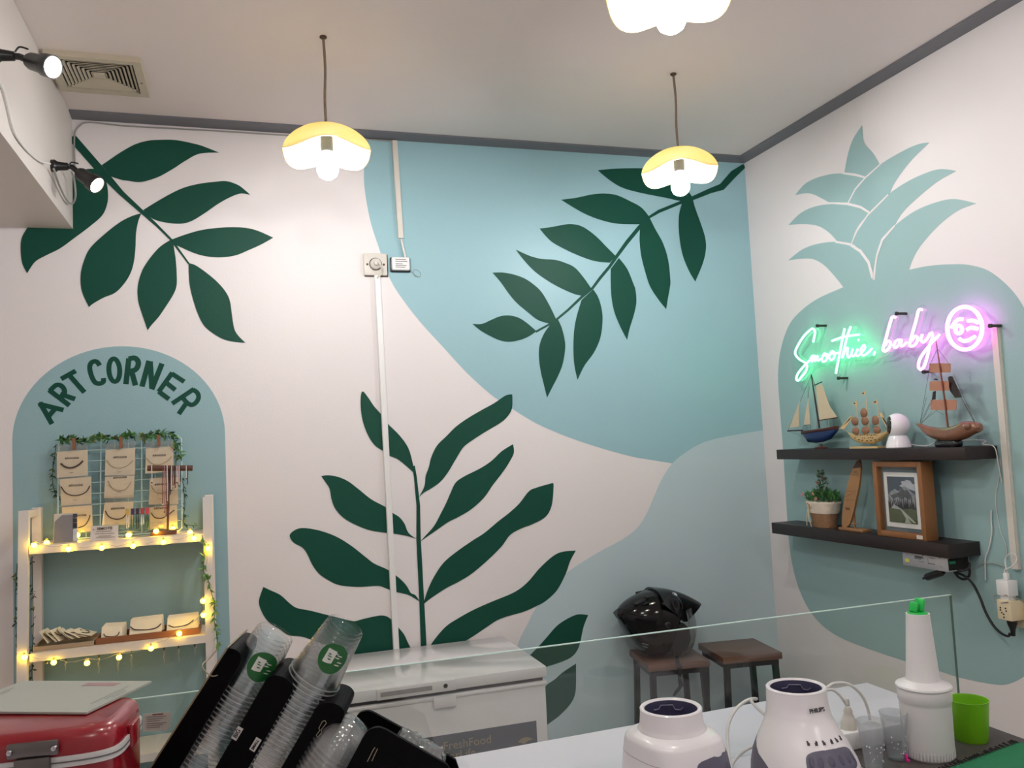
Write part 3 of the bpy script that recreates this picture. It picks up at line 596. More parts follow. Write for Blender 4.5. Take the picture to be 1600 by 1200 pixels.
tube('thin_lead', [on_x(1466, 530, NX), on_x(1472, 522, NX), on_x(1480, 520, NX)], .0012, white_cab, sgn, True, smoothn=4)

# ================================================================== WALL SHELVES
shelf_m = wood('dark_wenge', (34, 24, 24), .45, 5, (10, 1, 10), .25, .05)
SD = .135
U0, U1, UT, UB = -1.292, -.286, 1.5375, 1.496
L0, L1, LT, LB = -1.19, -.213, 1.2175, 1.171
us = tag(box('wall_shelf', (-SD, U0, UB), (-.0005, U1, UT), shelf_m, bev=.0015), 'dark brown floating shelf under the neon sign holding model boats', 'shelf', 'dark floating shelves')
ls = tag(box('wall_shelf', (-SD, L0, LB), (-.0005, L1, LT), shelf_m, bev=.0015), 'dark brown floating shelf, the lower one, holding a picture frame and plant pot', 'shelf', 'dark floating shelves')
SX = -.07                                             # mid line of the shelf
def up(x, y, X=SX): return on_x(x, y, X)
# ------------------------------------------------------------------ sailing boat
z6 = lambda a, b: (1215+a*.125, 570+b*.125)
canvas = M('canvas_sail', (206, 190, 160), .8, var=.08, scale=40, bump=.2)
hullblue = M('blue_hull_paint', (22, 48, 96), .35, var=.1)
darkwd = wood('dark_mast_wood', (46, 28, 24), .5, 10, (4, 4, 1))
redwd = wood('red_brown_wood', (88, 48, 40), .45, 10, (4, 1, 4))
thread = M('rigging_thread', (78, 72, 66), .8)
def zx(a, b, X=SX): return up(*z6(a, b), X)
bt = thing('model_sailboat', Vector((SX, zx(540, 1010).y, UT)), 'model sailing boat with a blue hull and canvas sails on the shelf', 'model boat')
def hull(name, tops, keels, halfw, mat, parent, X=SX, nsec=9):
    """tops/keels: matching lists of world points (deck and keel line); lofted with given half widths"""
    bm = bmesh.new(); rings = []
    for tp, kp, hw in zip(tops, keels, halfw):
        ring = []
        for j in range(nsec):
            a = math.pi*j/(nsec-1)
            cx = math.cos(a); sz = math.sin(a)**.8 if 0 < j < nsec-1 else 0
            ring.append(Vector((X-cx*hw, tp.y+(kp.y-tp.y)*sz, tp.z+(kp.z-tp.z)*sz)))
        rings.append(ring)
    bm_loft(bm, rings); return finish(name, bm, mat, parent, True, sharp=50)
tp = [(298,826),(380,822),(470,812),(560,800),(650,785),(738,766)]
hull('upper_hull', [zx(*q) for q in tp], [zx(a, b+48) for a, b in tp], [.004, .016, .021, .021, .018, .012], redwd, bt)
kb = [(318,868),(390,968),(480,975),(570,965),(660,930),(735,838)]
hull('lower_hull', [zx(a, b+38) for a, b in tp], [zx(*q) for q in kb], [.003, .015, .0205, .0205, .017, .010], hullblue, bt)
tube('mast', [zx(522, 792), zx(470, 440), zx(420, 122)], [.0038, .0034, .0024], darkwd, bt, True)
tube('bowsprit', [zx(310, 818), zx(125, 826)], .0028, darkwd, bt, True)
tube('boom', [zx(520, 692), zx(748, 660)], .0022, redwd, bt, True)
tube('gaff', [zx(458, 256), zx(552, 214)], .0022, darkwd, bt, True)
def sail(pts, X, mat, parent, depth=.0012): prism('sail', [up(*z6(a, b), X) for a, b in pts], NR, depth, mat, parent, True)
sail([(478,268),(553,240),(600,380),(650,520),(742,652),(525,688),(500,480)], SX-.002, canvas, bt)
sail([(285,430),(262,560),(268,770),(145,788)], SX-.001, canvas, bt)
sail([(380,410),(408,745),(328,752),(350,600)], SX-.001, canvas, bt)
bm = bmesh.new()
for a, b in (((420,130),(128,820)), ((420,130),(330,770)), ((430,140),(475,270)), ((425,130),(600,690)), ((385,230),(378,420)), ((478,270),(600,690)), ((130,830),(340,900)), ((620,680),(625,750)), ((690,668),(700,770)), ((316,780),(316,830))):
    bm_tube(bm, [zx(*a), zx(*b)], .0006, 5)
finish('rigging', bm, thread, bt, True)
tube('rail', [zx(318, 820), zx(322, 770), zx(360, 750), zx(405, 752), zx(412, 800)], .0009, thread, bt, True, seg=6, smoothn=4)
c0 = Vector((0, 0, 0))
lathe('stand', [(0, 0), (.026, 0), (.027, .004), (.018, .0075), (.006, .0085), (.005, .02), (0, .02)], redwd, bt, seg=20)
# ------------------------------------------------------------------ little three-masted ship
shipw = wood('pale_ship_wood', (214, 184, 132), .55, 12, (4, 1, 4), .12)
sail_br = wood('brown_veneer_sail', (140, 100, 74), .5, 20, (2, 2, 8), .2)
gx = lambda a, b, X=SX-.012: up(*z6(a, b), X)
gs = thing('model_galleon', Vector((SX-.012, gx(1130, 1010).y, UT)), 'small pale wooden three-masted model ship with round brown sails', 'model boat')
y0, y1 = gx(1305, 1000).y, gx(952, 1000).y
box('base_plate', (SX-.034, y0, UT), (SX+.010, y1, UT+.007), shipw, gs, True)
tp = [(882,850),(940,872),(1020,872),(1110,868),(1200,862),(1290,862),(1390,834)]
kb = [(892,870),(940,930),(1010,972),(1110,985),(1200,985),(1300,950),(1395,850)]
ghull = hull('hull', [gx(*q) for q in tp], [gx(*q) for q in kb], [.002, .010, .017, .019, .019, .017, .012], shipw, gs, SX-.012)
dk = M('burnt_print', (66, 42, 26), .7)
for i in range(13):
    a = 970+i*22; b = 880-(i % 3)*3; p = gx(a, b, SX-.0325); box('engraved_mark', (p.x, p.y-.0012*(1+i % 2), p.z-.001-.0008*(i % 2)), (p.x+.002, p.y+.0012*(1+i % 2), p.z+.0012), dk, ghull, True)
for a, b in ((1060, 914), (1085, 916), (1130, 914), (1155, 910), (1180, 914), (1010, 935), (1050, 945), (1110, 950), (1160, 948), (1210, 940), (1260, 930), (960, 915)):
    p = gx(a, b, SX-.0318); box('engraved_mark', (p.x, p.y-.0018, p.z-.0013), (p.x+.004, p.y+.0018, p.z+.0016), dk, ghull, True)
for (a0, b0), (a1, b1) in (((985,445),(1010,860)), ((1090,315),(1148,850)), ((1245,430),(1270,840))):
    tube('mast', [gx(a0, b0), gx(a1, b1)], .0016, shipw, gs, True)
for tri in ([(982,452),(985,512),(930,494)], [(1090,330),(1094,378),(1030,368)], [(1246,434),(1249,492),(1170,480)]):
    prism('flag', [gx(*q) for q in tri], NR, .0012, shipw, gs, True)
for tri in ([(968,468),(970,492),(944,488)], [(1076,344),(1078,364),(1046,362)], [(1228,448),(1230,474),(1190,474)]):
    prism('flag_mark', [gx(*q, SX-.0126) for q in tri], NR, .0004, dk, gs, True)
for a, b, ra, rb in ((1075,602,42,54),(965,706,46,50),(1090,702,44,50),(1220,694,42,52),(975,828,44,46),(1100,820,48,46),(1240,815,44,46)):
    c = gx(a, b, SX-.018); rr = .0036*ra*.125; rz = .0028*rb*.125
    bm = bmesh.new(); R = []
    for i in range(6):
        s = i/5; R.append([Vector((c.x-.007*(1-s*s)+.0, c.y+rr*s*math.cos(t*math.pi/8), c.z+rz*s*math.sin(t*math.pi/8))) for t in range(16)] if i else [Vector((c.x-.007, c.y, c.z))])
    cen = bm.verts.new(R[0][0]); pv = None
    for ring in R[1:]:
        vv = [bm.verts.new(q) for q in ring]
        for k in range(16):
            if pv is None: bm.faces.new((cen, vv[k], vv[(k+1) % 16]))
            else: bm.faces.new((pv[k], pv[(k+1) % 16], vv[(k+1) % 16], vv[k]))
        pv = vv
    o = finish('sail', bm, sail_br, gs, True, smooth=True); md = o.modifiers.new('thick', 'SOLIDIFY'); md.thickness = .0012
prism('bow_wing', [gx(*q) for q in [(772,802),(900,650),(935,635),(928,668),(835,798)]], NR, .0015, shipw, gs, True)
prism('stern_wing', [gx(*q) for q in [(1268,600),(1300,598),(1405,835),(1385,832),(1290,650)]], NR, .0015, shipw, gs, True)
for q in ([(815,768),(900,668),(925,650),(890,700)], [(1300,650),(1330,670),(1385,770),(1365,765)]):
    prism('wing_print', [gx(*v, SX-.0124) for v in q], NR, .0003, dk, gs, True)
bm = bmesh.new()
for a, b in (((800,802),(900,850)), ((930,640),(1000,560)), ((1000,560),(1100,450)), ((1110,560),(1160,545)), ((1000,665),(1060,655)), ((1130,665),(1180,650)), ((1240,650),(1285,645)), ((1270,600),(1390,830)), ((1280,840),(1390,820))):
    bm_tube(bm, [gx(*a), gx(*b)], .0007, 5)
finish('rigging', bm, shipw, gs, True)
# ------------------------------------------------------------------ white camera
camw = M('white_gloss_plastic', (236, 234, 236), .25, var=.02)
cx, cy = SX-.012, up(1408, 690).y
sc_ = thing('security_camera', (cx, cy, UT), 'round white security camera with a ball head between the model boats', 'camera')
k = .0026
lathe('base', [(0, 0), (16.5*k, 0), (17*k, 1*k), (15*k, 9*k), (12.5*k, 15*k), (11*k, 17*k), (0, 17*k)], camw, sc_, seg=32)
zc_ = 31*k; rb = 17*k
d = Vector((-.86, .50, .08)).normalized()
bm = bmesh.new(); bmesh.ops.create_uvsphere(bm, u_segments=32, v_segments=20, radius=rb)
for v in bm.verts:
    if v.co.z > rb*.62: v.co.z = rb*.62
    v.co = d.to_track_quat('Z', 'Y').to_matrix() @ v.co + Vector((0, 0, zc_))
finish('ball_head', bm, camw, sc_, sharp=40)
lathe('lens_face', [(0, rb*.66), (rb*.72, rb*.66), (rb*.76, rb*.60), (0, rb*.60)], M('camera_black_glass', (10, 10, 12), .1), sc_, seg=28, c=(0, 0, zc_), R=d.to_track_quat('Z', 'Y').to_matrix())
lathe('lens', [(0, rb*.70), (rb*.25, rb*.69), (rb*.27, rb*.65), (0, rb*.64)], black_pl, sc_, seg=16, c=(0, 0, zc_), R=d.to_track_quat('Z', 'Y').to_matrix())
tube('power_lead', [(.03, -.03, .01), Vector((SX+.02, up(1440, 690).y, UT+.004))-Vector((cx, cy, UT)), Vector((SX+.03, up(1456, 684).y, UT+.02))-Vector((cx, cy, UT)), Vector((-.02, up(1480, 690).y, UT+.02))-Vector((cx, cy, UT)), Vector((-.02, up(1520, 690).y, UT+.018))-Vector((cx, cy, UT)), Vector((-.03, U0+.03, UT+.006))-Vector((cx, cy, UT)), Vector((-.02, U0-.006, UT-.004))-Vector((cx, cy, UT)), Vector((-.012, U0-.008, UT-.06))-Vector((cx, cy, UT)), Vector((-.008, U0-.012, UT-.12))-Vector((cx, cy, UT))], .0018, white_cab, sc_, seg=6, smoothn=6)
# ------------------------------------------------------------------ horn boat
z7 = lambda a, b: (1400+a*.15, 540+b*.15)
hx = lambda a, b, X=SX-.015: up(*z7(a, b), X)
hornm = M('polished_horn', (126, 84, 62), .22, var=.35, scale=22, coat=.6)
hb = thing('model_horn_boat', Vector((SX-.015, hx(545, 1040).y, UT)), 'model boat carved from brown horn with stiff square sails and tall mast', 'model boat')
cl = [(214,816,7),(262,838,20),(335,884,40),(440,918,54),(560,925,62),(660,903,68),(735,872,68),(795,858,54),(850,852,42),(880,846,30),(892,844,8)]
P = catmull([hx(a, b) for a, b, r_ in cl], 4); RR = [v.x for v in catmull([Vector((r_, 0, 0)) for _, _, r_ in cl], 4)]
bm = bmesh.new(); bm_tube(bm, P, [r_*.15*.0027 for r_ in RR], 20); hhull = finish('hull', bm, hornm, hb, True, smooth=True)
for a, b, r_ in ((745, 838, 26), (852, 850, 12)):
    bm = bmesh.new(); bmesh.ops.create_uvsphere(bm, u_segments=12, v_segments=8, radius=r_*.00046); bmesh.ops.translate(bm, vec=hx(a, b, SX-.036), verts=bm.verts); finish('carved_eye', bm, hornm, hhull, True, smooth=True)
tube('mast', [hx(545, 880), hx(500, 520), hx(455, 210), up(1462.7, 533, SX-.015)], [.0034, .003, .0024, .0012], wood('mast_red_wood', (120, 58, 40), .45, 10, (4, 4, 1)), hb, True, smoothn=4)
hp = M('horn_sheet', (176, 122, 98), .3, var=.15, scale=30, coat=.4)
for x0, x1, ya, yb in ((348,565,186,280), (350,548,372,468), (360,626,566,670)):
    q = spline2([(x0,ya+12),(x0+12,ya),((x0+x1)/2,ya-2),(x1-12,ya),(x1,ya+12),(x1,yb-12),(x1-12,yb),((x0+x1)/2,yb+2),(x0+12,yb),(x0,yb-12)], 3)
    prism('sail_panel', [hx(a, b, SX-.012) for a, b in q], NR, .002, hp, hb, True)
dh = M('dark_horn', (44, 34, 32), .3, var=.4, scale=30)
prism('side_sail', [hx(*q, SX-.005) for q in [(540,330),(560,318),(585,322),(684,538),(615,545),(560,470)]], NR, .002, dh, hb, True)
prism('side_sail', [hx(*q, SX-.004) for q in [(372,565),(385,480),(412,472),(408,562)]], NR, .002, dh, hb, True)
prism('side_sail', [hx(*q, SX-.004) for q in [(392,356),(402,342),(425,345),(432,362)]], NR, .002, dh, hb, True)
bm = bmesh.new()
for a, b in (((250,812),(318,540)), ((250,812),(352,600)), ((262,815),(380,560)), ((265,812),(372,690)), ((270,800),(430,670)), ((832,818),(690,560)), ((826,818),(640,470)), ((832,818),(600,300)), ((350,200),(430,40)), ((560,200),(440,40)), ((250,812),(350,230)), ((420,680),(500,720))):
    bm_tube(bm, [hx(*a), hx(*b)], .0006, 5)
finish('rigging', bm, thread, hb, True)
ya, yb = hx(662, 1020).y, hx(436, 1020).y
bm = bmesh.new(); bm_box(bm, (SX-.015, (ya+yb)/2, UT+.012), (.04, yb-ya, .024), None, .009, 4)
finish('stand', bm, M('black_gloss', (10, 9, 10), .08, coat=1), hb, True, sharp=60)

# ================================================================== LOWER SHELF ITEMS
z8 = lambda a, b: (1230+a*.15625, 700+b*.15625)
lx = lambda a, b, X=SX: on_x(*z8(a, b), X)
rnd = random.Random(4)
pc = lx(378, 780, -.075); pot = thing('flower_pot', (-.075, pc.y, LT), 'small cloth and woven flower pot with green plant and pink flowers', 'potted plant')
kk = .00302
hwT, hwB, ph = 176*.15625*.0029, 118*.15625*.0030, 38*.0027
def rsq(hx_, hy_, n_=2.8, m=28): return [(hx_*math.copysign(abs(math.cos(2*math.pi*i/m))**(2/n_), math.cos(2*math.pi*i/m)), hy_*math.copysign(abs(math.sin(2*math.pi*i/m))**(2/n_), math.sin(2*math.pi*i/m))) for i in range(m)]
def ploft(name, secs, mat, par):
    bm = bmesh.new(); bm_loft(bm, [[Vector((x, y, z)) for x, y in rsq(a*.62, a)] for a, z in secs]); return finish(name, bm, mat, par, sharp=60)
weave = M('woven_jute', (142, 106, 76), .8, var=.25, scale=90, bump=.8, bscale=160)
linen = M('linen_band', (226, 212, 194), .85, var=.06, scale=60, bump=.4)
ploft('woven_base', [(hwB, 0), (hwB*1.06, ph*.3), (hwB*1.2, ph*.62)], weave, pot)
lband = ploft('linen_band', [(hwB*1.2, ph*.55), (hwB*1.3, ph*.66), (hwT*.97, ph*.92), (hwT*1.02, ph*.97), (hwT*1.0, ph*1.02), (hwT*.9, ph*1.0)], linen, pot)
bx_ = -hwB*.62*1.28-.004
rb_m = M('beige_ribbon', (206, 186, 158), .7)
for pts in ([(0, .036, .78), (0, .030, .95), (0, .044, .93), (0, .036, .78)], [(0, .036, .78), (0, .026, .92), (0, .018, .80), (0, .036, .76)], [(0, .036, .78), (-.004, .044, .4), (0, .052, .05)], [(0, .036, .78), (-.004, .030, .4), (0, .024, .03)]):
    tube('bow_ribbon', [(bx_+p[0], p[1], p[2]*ph) for p in pts], .0022, rb_m, lband, seg=6, smoothn=5)
def leaf_mass(name, mats, items, parent, world=False):
    """items: (base, direction, length, width, mat index) - small folded leaves joined in one mesh"""
    bm = bmesh.new()
    for b, d, ln, wd, mi in items:
        b = Vector(b); d = Vector(d).normalized(); s = d.cross(Vector((rnd.uniform(-1, 1), rnd.uniform(-1, 1), rnd.uniform(.2, 1)))).normalized(); n = s.cross(d)
        v = [bm.verts.new(p) for p in (b, b+d*ln*.45+s*wd*.5+n*wd*.15, b+d*ln, b+d*ln*.45-s*wd*.5+n*wd*.15)]
        for f in ((v[0], v[1], v[2]), (v[0], v[2], v[3])):
            q = bm.faces.new(f); q.material_index = mi
    me = bpy.data.meshes.new(name); bm.to_mesh(me); bm.free()
    return tag(link(name, me, mats, parent, world), kind='stuff')
gm = [M('leaf_green', (72, 128, 62), .55, var=.2), M('leaf_dark', (44, 88, 52), .55, var=.2), M('leaf_grey_green', (104, 128, 98), .6, var=.2)]
its = []
for i in range(330):
    a = rnd.uniform(0, 2*math.pi); rr = hwT*math.sqrt(rnd.random()); y_ = math.sin(a)*rr*1.02; x_ = math.cos(a)*rr*.62
    z_ = ph+rnd.uniform(-.002, .045)*(1-.3*rr/hwT); its.append(((x_, y_, z_), (x_*9, y_*9+rnd.uniform(-.3, .3), rnd.uniform(.15, .8)), rnd.uniform(.014, .026), rnd.uniform(.007, .011), rnd.choice((0, 0, 1))))
for i in range(220):
    z_ = ph+.02+rnd.random()*.105; q = 1-(z_-ph-.02)/.125; a = rnd.uniform(0, 6.28); rr = .034*q*rnd.random()
    its.append(((math.cos(a)*rr, .004+math.sin(a)*rr, z_), (math.cos(a), math.sin(a), .6), .016, .006, rnd.choice((2, 2, 1))))
leaf_mass('foliage', gm, its, pot)
fl = M('pink_flower', (196, 128, 128), .7, var=.2, scale=120); flc = M('flower_centre', (222, 196, 176), .8)
for a, b, X in ((152, 466, -.09), (302, 348, -.085), (286, 510, -.115), (262, 458, -.1), (355, 300, -.07)):
    c = lx(a, b, X)-Vector((-.075, pc.y, LT))
    f_ = lathe('flower', [(0, -.003), (.006, -.002), (.0078, .001), (.006, .003), (.003, .0022), (0, .002)], fl, pot, seg=10, c=c, R=Vector((-1, -.3, .3)).to_track_quat('Z', 'Y').to_matrix())
    tube('flower_stem', [c, c*.6+Vector((0, 0, ph*.5)), (c.x*.2, c.y*.3, ph)], .0008, gm[1], f_, seg=5)
# ------------------------------------------------------------------ wooden surfboard ornament
sb_m = wood('surfboard_wood', (160, 118, 78), .5, 8, (6, 6, 1), .15)
SBX = -.085
sbt = thing('surfboard_ornament', Vector((SBX, lx(640, 800).y, LT)), 'wooden surfboard ornament leaning upright on a small wooden base', 'ornament')
out = spline2([(553,806,1),(546,740),(548,680),(562,560),(600,380),(650,210),(700,120),(722,128),(733,200),(728,290),(712,400),(690,500),(660,640),(622,760),(575,808,1)], 5)
brd = prism('board', [lx(a, b, SBX-.006) for a, b in out], NR, .009, sb_m, sbt, True)
edge_m = M('board_print', (88, 56, 36), .6)
for (a0, b0), (a1, b1), w_ in (((580,522),(690,518),.0012), ((588,432),(690,430),.001), ((580,490),(680,440),.0012), ((650,268),(722,262),.0008), ((590,780),(615,775),.001)):
    ribbon('board_print', [(lx(a0, b0, SBX-.0066), w_), (lx(a1, b1, SBX-.0066), w_*.7)], NR, edge_m, brd, True)
lettering('board_lettering', 'Bali', .0165, lx(604, 606, SBX-.0068), (0, -1, 0), (0, .18, 1), edge_m, brd, True, .0002)
ribbon('board_print', [(lx(668, 242, SBX-.0067), .003), (lx(700, 240, SBX-.0067), .0022)], NR, edge_m, brd, True)
for p, q in (((690, 160), (728, 190)),):
    prism('dark_tip', [lx(a, b, SBX-.0066) for a, b in [(652,205),(700,122),(722,130),(732,195)]], NR, .0004, M('board_dark_tip', (70, 48, 36), .5), brd, True)
ya, yb = lx(830, 800).y, lx(585, 800).y
box('base', (SBX-.02, ya, LT), (SBX+.02, yb, LT+.010), sb_m, sbt, True, bev=.001)
box('peg', (SBX+.0035, lx(690, 700).y-.003, LT+.0101), (SBX+.009, lx(690, 700).y+.003, LT+.10), sb_m, sbt, True)
box('strut', (SBX-.002, lx(735, 725).y, LT+.026), (SBX+.003, lx(640, 725).y, LT+.030), sb_m, sbt, True)
# ------------------------------------------------------------------ picture frame
FXF = -.118
y0, y1 = lx(1392, 880, FXF).y, lx(900, 840, FXF).y
zt_ = UB-.006
frm = wood('oak_frame', (140, 94, 56), .45, 7, (6, 6, 2), .15)
pf = thing('picture_frame', (FXF+.02, (y0+y1)/2, LT), 'deep oak frame with a mountain landscape print on the lower shelf', 'picture frame')
fw, fd = .020, .052
for nm, a, b in (('frame_side', (FXF, y0, LT), (FXF+fd, y0+fw, zt_)), ('frame_side', (FXF, y1-fw, LT), (FXF+fd, y1, zt_)), ('frame_rail', (FXF, y0+fw, LT), (FXF+fd, y1-fw, LT+fw)), ('frame_rail', (FXF, y0+fw, zt_-fw), (FXF+fd, y1-fw, zt_))):
    box(nm, a, b, frm, pf, True, bev=.0008)
iy0, iy1, iz0, iz1 = y0+fw, y1-fw, LT+fw, zt_-fw
BXp = FXF+.024
mbd = box('mount_board', (BXp, iy0-.002, iz0-.002), (BXp+.004, iy1+.002, iz1+.002), M('grey_mount', (104, 118, 124), .6), pf, True)
def ip(u_, v_, lift): return Vector((BXp-lift, iy1+(iy0-iy1)*u_, iz0+(iz1-iz0)*v_))
def pic(name, pts, mat, lift): return prism(name, [ip(u_, v_, lift) for u_, v_ in pts], NR, .0003, mat, mbd, True)
pic('paper_border', [(.06, .06), (.92, .06), (.92, .91), (.06, .91)], M('print_paper', (232, 228, 222), .6), .004)
A0, A1, B0, B1 = .145, .82, .135, .845
ap = lambda pts: [(A0+(A1-A0)*u_, B0+(B1-B0)*v_) for u_, v_ in pts]
pic('print_sky', ap([(0, 0), (1, 0), (1, 1), (0, 1)]), M('print_sky', (72, 84, 96), .5, var=.15, scale=30), .0045)
pic('print_cloud', ap([(.45,.80),(.55,.84),(.52,.90),(.66,.91),(.72,.94),(.86,.92),(.92,.86),(1,.84),(1,.70),(.8,.74),(.6,.76)]), M('print_cloud', (186, 186, 192), .5, var=.15, scale=60), .005)
pic('print_mountain', ap([(0,.58),(.1,.66),(.28,.73),(.42,.68),(.55,.78),(.66,.80),(.78,.74),(.9,.66),(1,.62),(1,.2),(0,.2)]), M('print_mountain', (146, 148, 152), .5, var=.55, scale=70), .0055)
pic('print_shadow', ap([(.42,.66),(.55,.77),(.62,.70),(.74,.72),(.86,.6),(.8,.5),(.62,.56),(.5,.5),(.36,.56),(.2,.5),(.1,.58)]), M('print_shadow', (84, 86, 90), .5, var=.5, scale=80), .0058)
tr = [(0, .26)]
for i in range(15):
    u_ = i/14; tr += [(u_-.03 if i else 0, .36+.05*math.sin(i*2.1)), (u_, .47+.16*abs(math.sin(i*1.7))*(1 if i > 7 else .55))]
pic('print_trees', ap(tr+[(1, .26)]), M('print_trees', (34, 36, 38), .5, var=.3, scale=90), .0061)
pic('print_river', ap([(.08,.30),(.30,.46),(.24,.38),(.50,.29),(.42,.27)]), M('print_river', (168, 168, 168), .5), .0063)
pic('print_meadow', ap([(0, 0), (1, 0), (1, .30), (.8, .32), (.4, .29), (0, .31)]), M('print_meadow', (84, 92, 60), .5, var=.4, scale=70), .0066)
pic('print_path', ap([(.42,.31),(.46,.31),(.97,.02),(.86,.03),(.66,.13),(.80,.0),(.56,.0),(.62,.10)]), M('print_path', (176, 178, 166), .5), .007)
cg = clear('picture_glass', (.97, .98, .98), .02, 1.35); box('glazing', (FXF+.008, iy0, iz0), (FXF+.0095, iy1, iz1), cg, pf, True)
yl = lx(1320, 850, FXF).y
pstk = box('price_sticker', (FXF-.0006, yl-.014, LT+.004), (FXF-.0001, yl+.012, LT+.0165), M('paper_sticker', (228, 222, 212), .6), pf, True)
for zq in (.008, .0115): box('sticker_line', (FXF-.0009, yl-.010, LT+zq), (FXF-.0006, yl+.008, LT+zq+.0012), M('sticker_ink', (150, 140, 130), .6), pstk, True)

# ================================================================== RIGHT WALL ELECTRICS
trunking('wall_conduit', on_x(1557, 507, -.001), on_x(1590, 889, -.001), .0265, .013, NR, 'white plastic conduit running down the pineapple wall beside the shelves', grey_white_pl)
z9 = lambda a, b: (1400+a*.175, 790+b*.175)
ex = lambda a, b, X=-.1: on_x(*z9(a, b), X)
ya, yb = ex(460, 480, -.12).y, ex(60, 420, -.12).y
zt2, zb2 = LB-.0005, LB-.0475
ps = thing('power_supply', (-.08, (ya+yb)/2, zb2), 'silver boxed power supply with printed label fixed under the lower shelf', 'power supply')
alu = M('perforated_aluminium', (186, 186, 190), .4, .5, var=.06)
pcs = box('casing', (-.122, ya, zb2), (-.03, yb, zt2), alu, ps, True, bev=.001)
box('end_recess', (-.118, ya-.001, zb2+.004), (-.034, ya+.0005, zt2-.004), dark_hole, ps, True)
ink = M('black_print', (50, 48, 50), .6)
def lblk(name, a0, b0, a1, b1, mat):
    p, q = ex(a0, b0, -.1225), ex(a1, b1, -.1225); box(name, (-.1226, min(p.y, q.y), min(p.z, q.z)), (-.1219, max(p.y, q.y), max(p.z, q.z)), mat, pcs, True)
lblk('warning_label', 80, 470, 118, 505, M('yellow_label', (206, 204, 90), .5))
for a0, b0, a1 in ((165,452,235),(165,462,245),(165,472,225),(205,498,250),(290,470,345),(285,518,345)): lblk('printed_line', a0, b0, a1, b0+4, ink)
lblk('printed_line', 283, 468, 288, 518, ink); lblk('printed_line', 92, 432, 99, 438, ink); lblk('printed_line', 235, 440, 245, 450, ink); lblk('printed_line', 385, 462, 395, 470, ink); lblk('printed_line', 398, 545, 406, 550, ink)
box('terminal_block', (-.115, ya-.008, zb2+.026), (-.095, ya-.0012, zb2+.036), M('green_terminal', (20, 120, 84), .5), ps, True)
cn0, cn1 = ex(262, 645, -.1), ex(425, 590, -.1)
cn = thing('inline_connector', (cn0+cn1)/2, 'black cable connector dangling below the power supply', 'connector')
tube('body', [cn0, cn0+(cn1-cn0)*.1, cn0+(cn1-cn0)*.9, cn1], [.007, .0125, .0125, .008], black_pl, cn, True, seg=10)
tube('tip', [cn0+(cn0-cn1)*.12, cn0], .0045, black_pl, cn, True)
tube('lead', [cn1, ex(470, 575, -.09), ex(560, 585, -.08), ex(640, 565, -.06), ex(655, 520, -.05), ex(620, 500, -.05)], .004, black_rub, cn, True, smoothn=5)
wall_cable('black_cable', 'short black power cord curving down the wall from the power supply to the plug', [ex(520, 590, -.07), ex(560, 640, -.06), ex(610, 658, -.04), ex(650, 630, -.03), ex(655, 570, -.035), ex(610, 520, -.04)], .0042, black_rub)
wall_cable('black_cable', 'long black power cord hanging in a curve to the wall adapter', [ex(520, 595, -.06), ex(600, 622, -.04), ex(680, 690, -.03), ex(745, 810, -.025), ex(800, 950, -.025), ex(870, 1070, -.03), ex(940, 1140, -.04), ex(1000, 1165, -.05), ex(1018, 1140, -.05)], .0042, black_rub)
pw = ex(990, 940, -.05)
oy0, oy1 = ex(1170, 980, -.005).y, ex(1078, 980, -.005).y
wo = thing('wall_outlet', (0, (oy0+oy1)/2, ex(1110, 975, -.005).z), 'cream wall outlet plate behind the plug adapter', 'outlet')
box('plate', (-.012, oy0-.03, ex(1110, 1085, -.005).z), (-.0005, oy1+.005, ex(1110, 865, -.005).z), cream_pl, wo, True, bev=.003)
ad = thing('plug_adapter', (-.04, pw.y, pw.z), 'cream cube travel adapter with plug holes on the wall', 'adapter')
ay0, ay1 = ex(1030, 940, -.065).y, ex(905, 940, -.065).y; az0, az1 = ex(980, 1025, -.065).z, ex(980, 848, -.065).z
acu = box('cube', (-.066, ay0, az0), (-.0121, ay1, az1), cream_pl, ad, True, bev=.003)
for a, b in ((932, 912), (932, 932), (978, 918), (984, 942), (945, 956), (962, 970), (964, 998)):
    p = ex(a, b, -.066); lathe('pin_hole', [(0, .0004), (.0028, .0004), (.0028, -.0006), (0, -.0006)], dark_hole, acu, True, seg=10, c=p, R=Vector((-1, 0, 0)).to_track_quat('Z', 'Y').to_matrix())
bpz = ex(1005, 1040, -.045)
bp_ = thing('black_plug', bpz, 'black mains plug pushed up into the cream adapter', 'plug')
ztop_ = az0-.0005
lathe('plug_body', [(0, ztop_), (.015, ztop_), (.0145, ztop_-.012), (.008, ztop_-.03), (.0062, ztop_-.05), (0, ztop_-.051)], black_pl, bp_, True, seg=14, c=(-.042, (ay0+ay1)/2-.004, 0))
cg_ = thing('usb_charger', (-.045, (ay0+ay1)/2, az1), 'white usb charger plugged on top of the cream adapter', 'charger')
cz0, cz1 = az1+.012, ex(955, 668, -.06).z
box('body', (-.064, ay0+.006, cz0), (-.022, ay1-.002, cz1), white_pl, cg_, True, bev=.003)
box('neck', (-.058, ay0+.012, az1+.0003), (-.028, ay1-.010, cz0), white_pl, cg_, True)
box('cable_plug', (-.05, (ay0+ay1)/2-.007, cz1), (-.038, (ay0+ay1)/2+.008, cz1+.022), white_pl, cg_, True, bev=.002)
tube('lead', [Vector((-.044, (ay0+ay1)/2, cz1+.02)), ex(970, 575, -.044), ex(1040, 540, -.04), ex(1080, 480, -.03), ex(1050, 430, -.03), ex(1000, 440, -.03), ex(975, 490, -.03), ex(985, 570, -.035), ex(1010, 640, -.03), ex(1025, 730, -.02)], .0022, white_cab, cg_, True, seg=7, smoothn=6)
